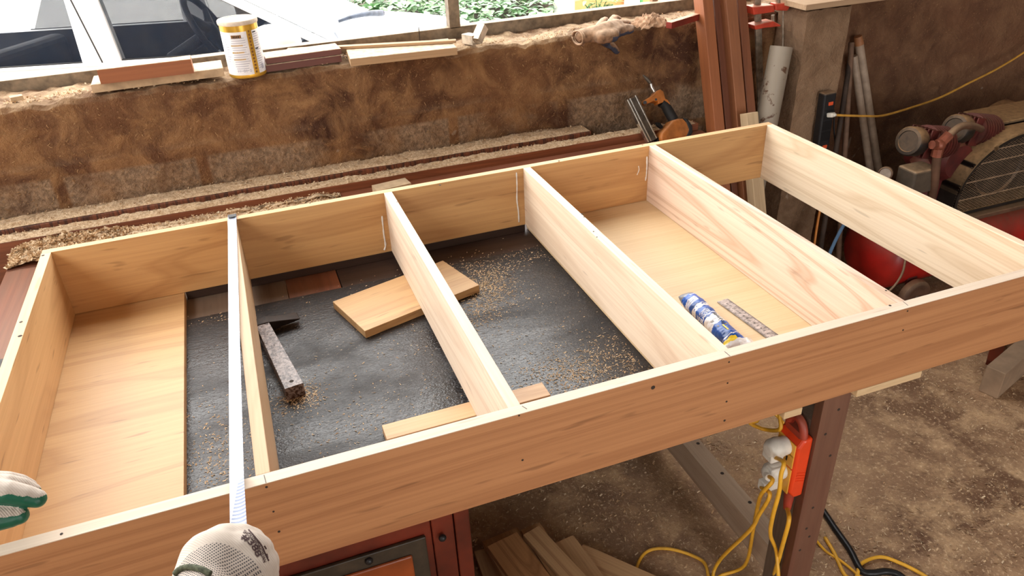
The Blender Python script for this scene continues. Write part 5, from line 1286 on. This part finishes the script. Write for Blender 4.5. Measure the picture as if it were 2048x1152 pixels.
# right hand: fist round the tape, back of the hand towards the camera
HZ = .945
def rp(px, py, z): return Zp(px,py,z)
caps = [([RW, rp(402,1180,.972), rp(425,1128,.966), rp(450,1104,.958)], [.029,.031,.035,.030]),
        ([rp(432,1112,.960), rp(478,1092,.958)], [.029,.024]),
        ([rp(440,1135,.962), rp(490,1112,.958), rp(506,1108,.950)], [.034,.027,.022]),
        ([rp(440,1165,.958), rp(490,1145,.952), rp(515,1135,.945)], [.034,.028,.021]),
        # knuckles and curled fingers
        ([rp(480,1085,.955), rp(503,1083,.942), rp(512,1092,.922), rp(500,1100,.912)], [.0205,.0155,.013,.012]),
        ([rp(498,1098,.952), rp(520,1100,.938), rp(527,1112,.918), rp(512,1120,.908)], [.021,.0155,.013,.012]),
        ([rp(508,1120,.948), rp(531,1124,.934), rp(536,1138,.914), rp(520,1142,.905)], [.021,.0155,.013,.012]),
        ([rp(510,1145,.945), rp(532,1152,.930), rp(534,1165,.912), rp(518,1168,.905)], [.020,.0145,.012,.011]),
        ([rp(430,1100,.945), rp(452,1085,.935), rp(474,1077,.925)], [.020,.0155,.0125])]
vsR, fsR = capsules_mesh(caps, .0026, 9)
b = MB(); b.v = [tuple(v_) for v_ in vsR]; b.f = fsR
bvhR = BVHTree.FromPolygons(vsR, fsR)
def onhand(px, py, lift=.0005):
    d = ray(px,py).normalized(); h,n_,i,_ = bvhR.ray_cast(CAM_C, d); return (h + n_*lift if n_.dot(d) < 0 else h - n_*lift) if h else None
dc = onhand(425,1152) or RW
dl = dc - per.location
gloveR = b.build('glove', [knit('white knit right', ((dl.x,dl.y,dl.z), .045, (.80,.60)))], per, smooth=180)
# printed lettering follows the knuckle ridge
M_print = plain('dark brown print', (.05,.022,.022), .8, 0, 0)
def along(path, s, size, b, sx=1.0):
    tv, tf = text_mesh(s, size, size*.022); w = max(q.x for q in tv)-min(q.x for q in tv); x0 = min(q.x for q in tv)
    P = spline([V((x,y,0)) for x,y in path], 12); L_ = [0]
    for i in range(1,len(P)): L_.append(L_[-1]+(P[i]-P[i-1]).length)
    out = []
    for q in tv:
        t = (q.x-x0)/w*L_[-1]; i = min(max(1, next((k for k in range(len(L_)) if L_[k] >= t), len(L_)-1)), len(L_)-1)
        u = (t-L_[i-1])/max(1e-6,(L_[i]-L_[i-1])); p = P[i-1].lerp(P[i],u); d = (P[i]-P[i-1]).normalized(); nn = V((d.y,-d.x,0))
        h = onhand(p.x+nn.x*q.y, p.y+nn.y*q.y); out.append(h if h else dc)
    b.add(out, tf)
b = MB()
along([(484,1072),(496,1080),(507,1092),(518,1113)], '#388', 17, b)
along([(487,1063),(503,1074),(515,1090),(523,1106),(529,1125)], 'SHOUZHIDINGYUAN', 9.5, b)
def stroke(pts, w=.0008):
    P = [onhand(p.x,p.y,.0003) for p in spline([V((x,y,0)) for x,y in pts],8)]; P = [p for p in P if p]
    if len(P) > 2: b.tube(P, w, 5)
stroke([(497,1060),(511,1076),(523,1092),(531,1110),(537,1122)])
stroke([(528,1092),(532,1098)]); stroke([(533,1108),(535,1116)])
b.build('lettering', M_print, gloveR)
b = MB(); P = [onhand(x,y,.0015) for x,y in ((352,1150),(362,1141),(376,1137),(390,1138),(405,1143),(420,1151))]
P = [p for p in P if p]
if len(P) > 3: b.tube(spline(P,6), .0032, 8); b.build('cuff_binding', M_olive, gloveR, smooth=180)
# ---------------------------------------------------------------- daylight: an overcast sky through the openings
w = bpy.data.worlds.new('world'); scene.world = w; w.use_nodes = True
bg = w.node_tree.nodes['Background']
tcw = w.node_tree.nodes.new('ShaderNodeTexCoord'); sp = w.node_tree.nodes.new('ShaderNodeSeparateXYZ'); rp_ = w.node_tree.nodes.new('ShaderNodeValToRGB')
w.node_tree.links.new(tcw.outputs['Generated'], sp.inputs[0]); w.node_tree.links.new(sp.outputs[2], rp_.inputs[0])
rp_.color_ramp.elements[0].position = 0; rp_.color_ramp.elements[0].color = (.94,.94,.94,1); rp_.color_ramp.elements[1].position = .7; rp_.color_ramp.elements[1].color = (1.0,.985,.955,1)
w.node_tree.links.new(rp_.outputs[0], bg.inputs['Color']); bg.inputs['Strength'].default_value = WORLD
def portal(name, c, rot, sx, sy):
    l = bpy.data.lights.new(name,'AREA'); l.shape = 'RECTANGLE'; l.size = sx; l.size_y = sy; l.cycles.is_portal = True
    o = bpy.data.objects.new(name, l); COL.objects.link(o); o.location = c; o.rotation_euler = rot
portal('window_portal', (.25,.80,2.25), (-PI/2,0,0), 4.1, 2.4)
portal('side_portal', (-1.84,-2.3,1.8), (0,-PI/2,0), 3.6, 6.0)
portal('gate_portal', (1.9,-5.15,1.05), (PI/2,0,0), 2.0, 2.3)
vs_ = scene.view_settings; vs_.view_transform = 'Standard'; vs_.look = 'None'; vs_.exposure = EXPO; vs_.gamma = 1; vs_.use_curve_mapping = False
scene.cycles.use_denoising = True
scene.cycles.max_bounces = 8; scene.cycles.diffuse_bounces = 5; scene.cycles.transparent_max_bounces = 12
scene.cycles.sample_clamp_indirect = 6
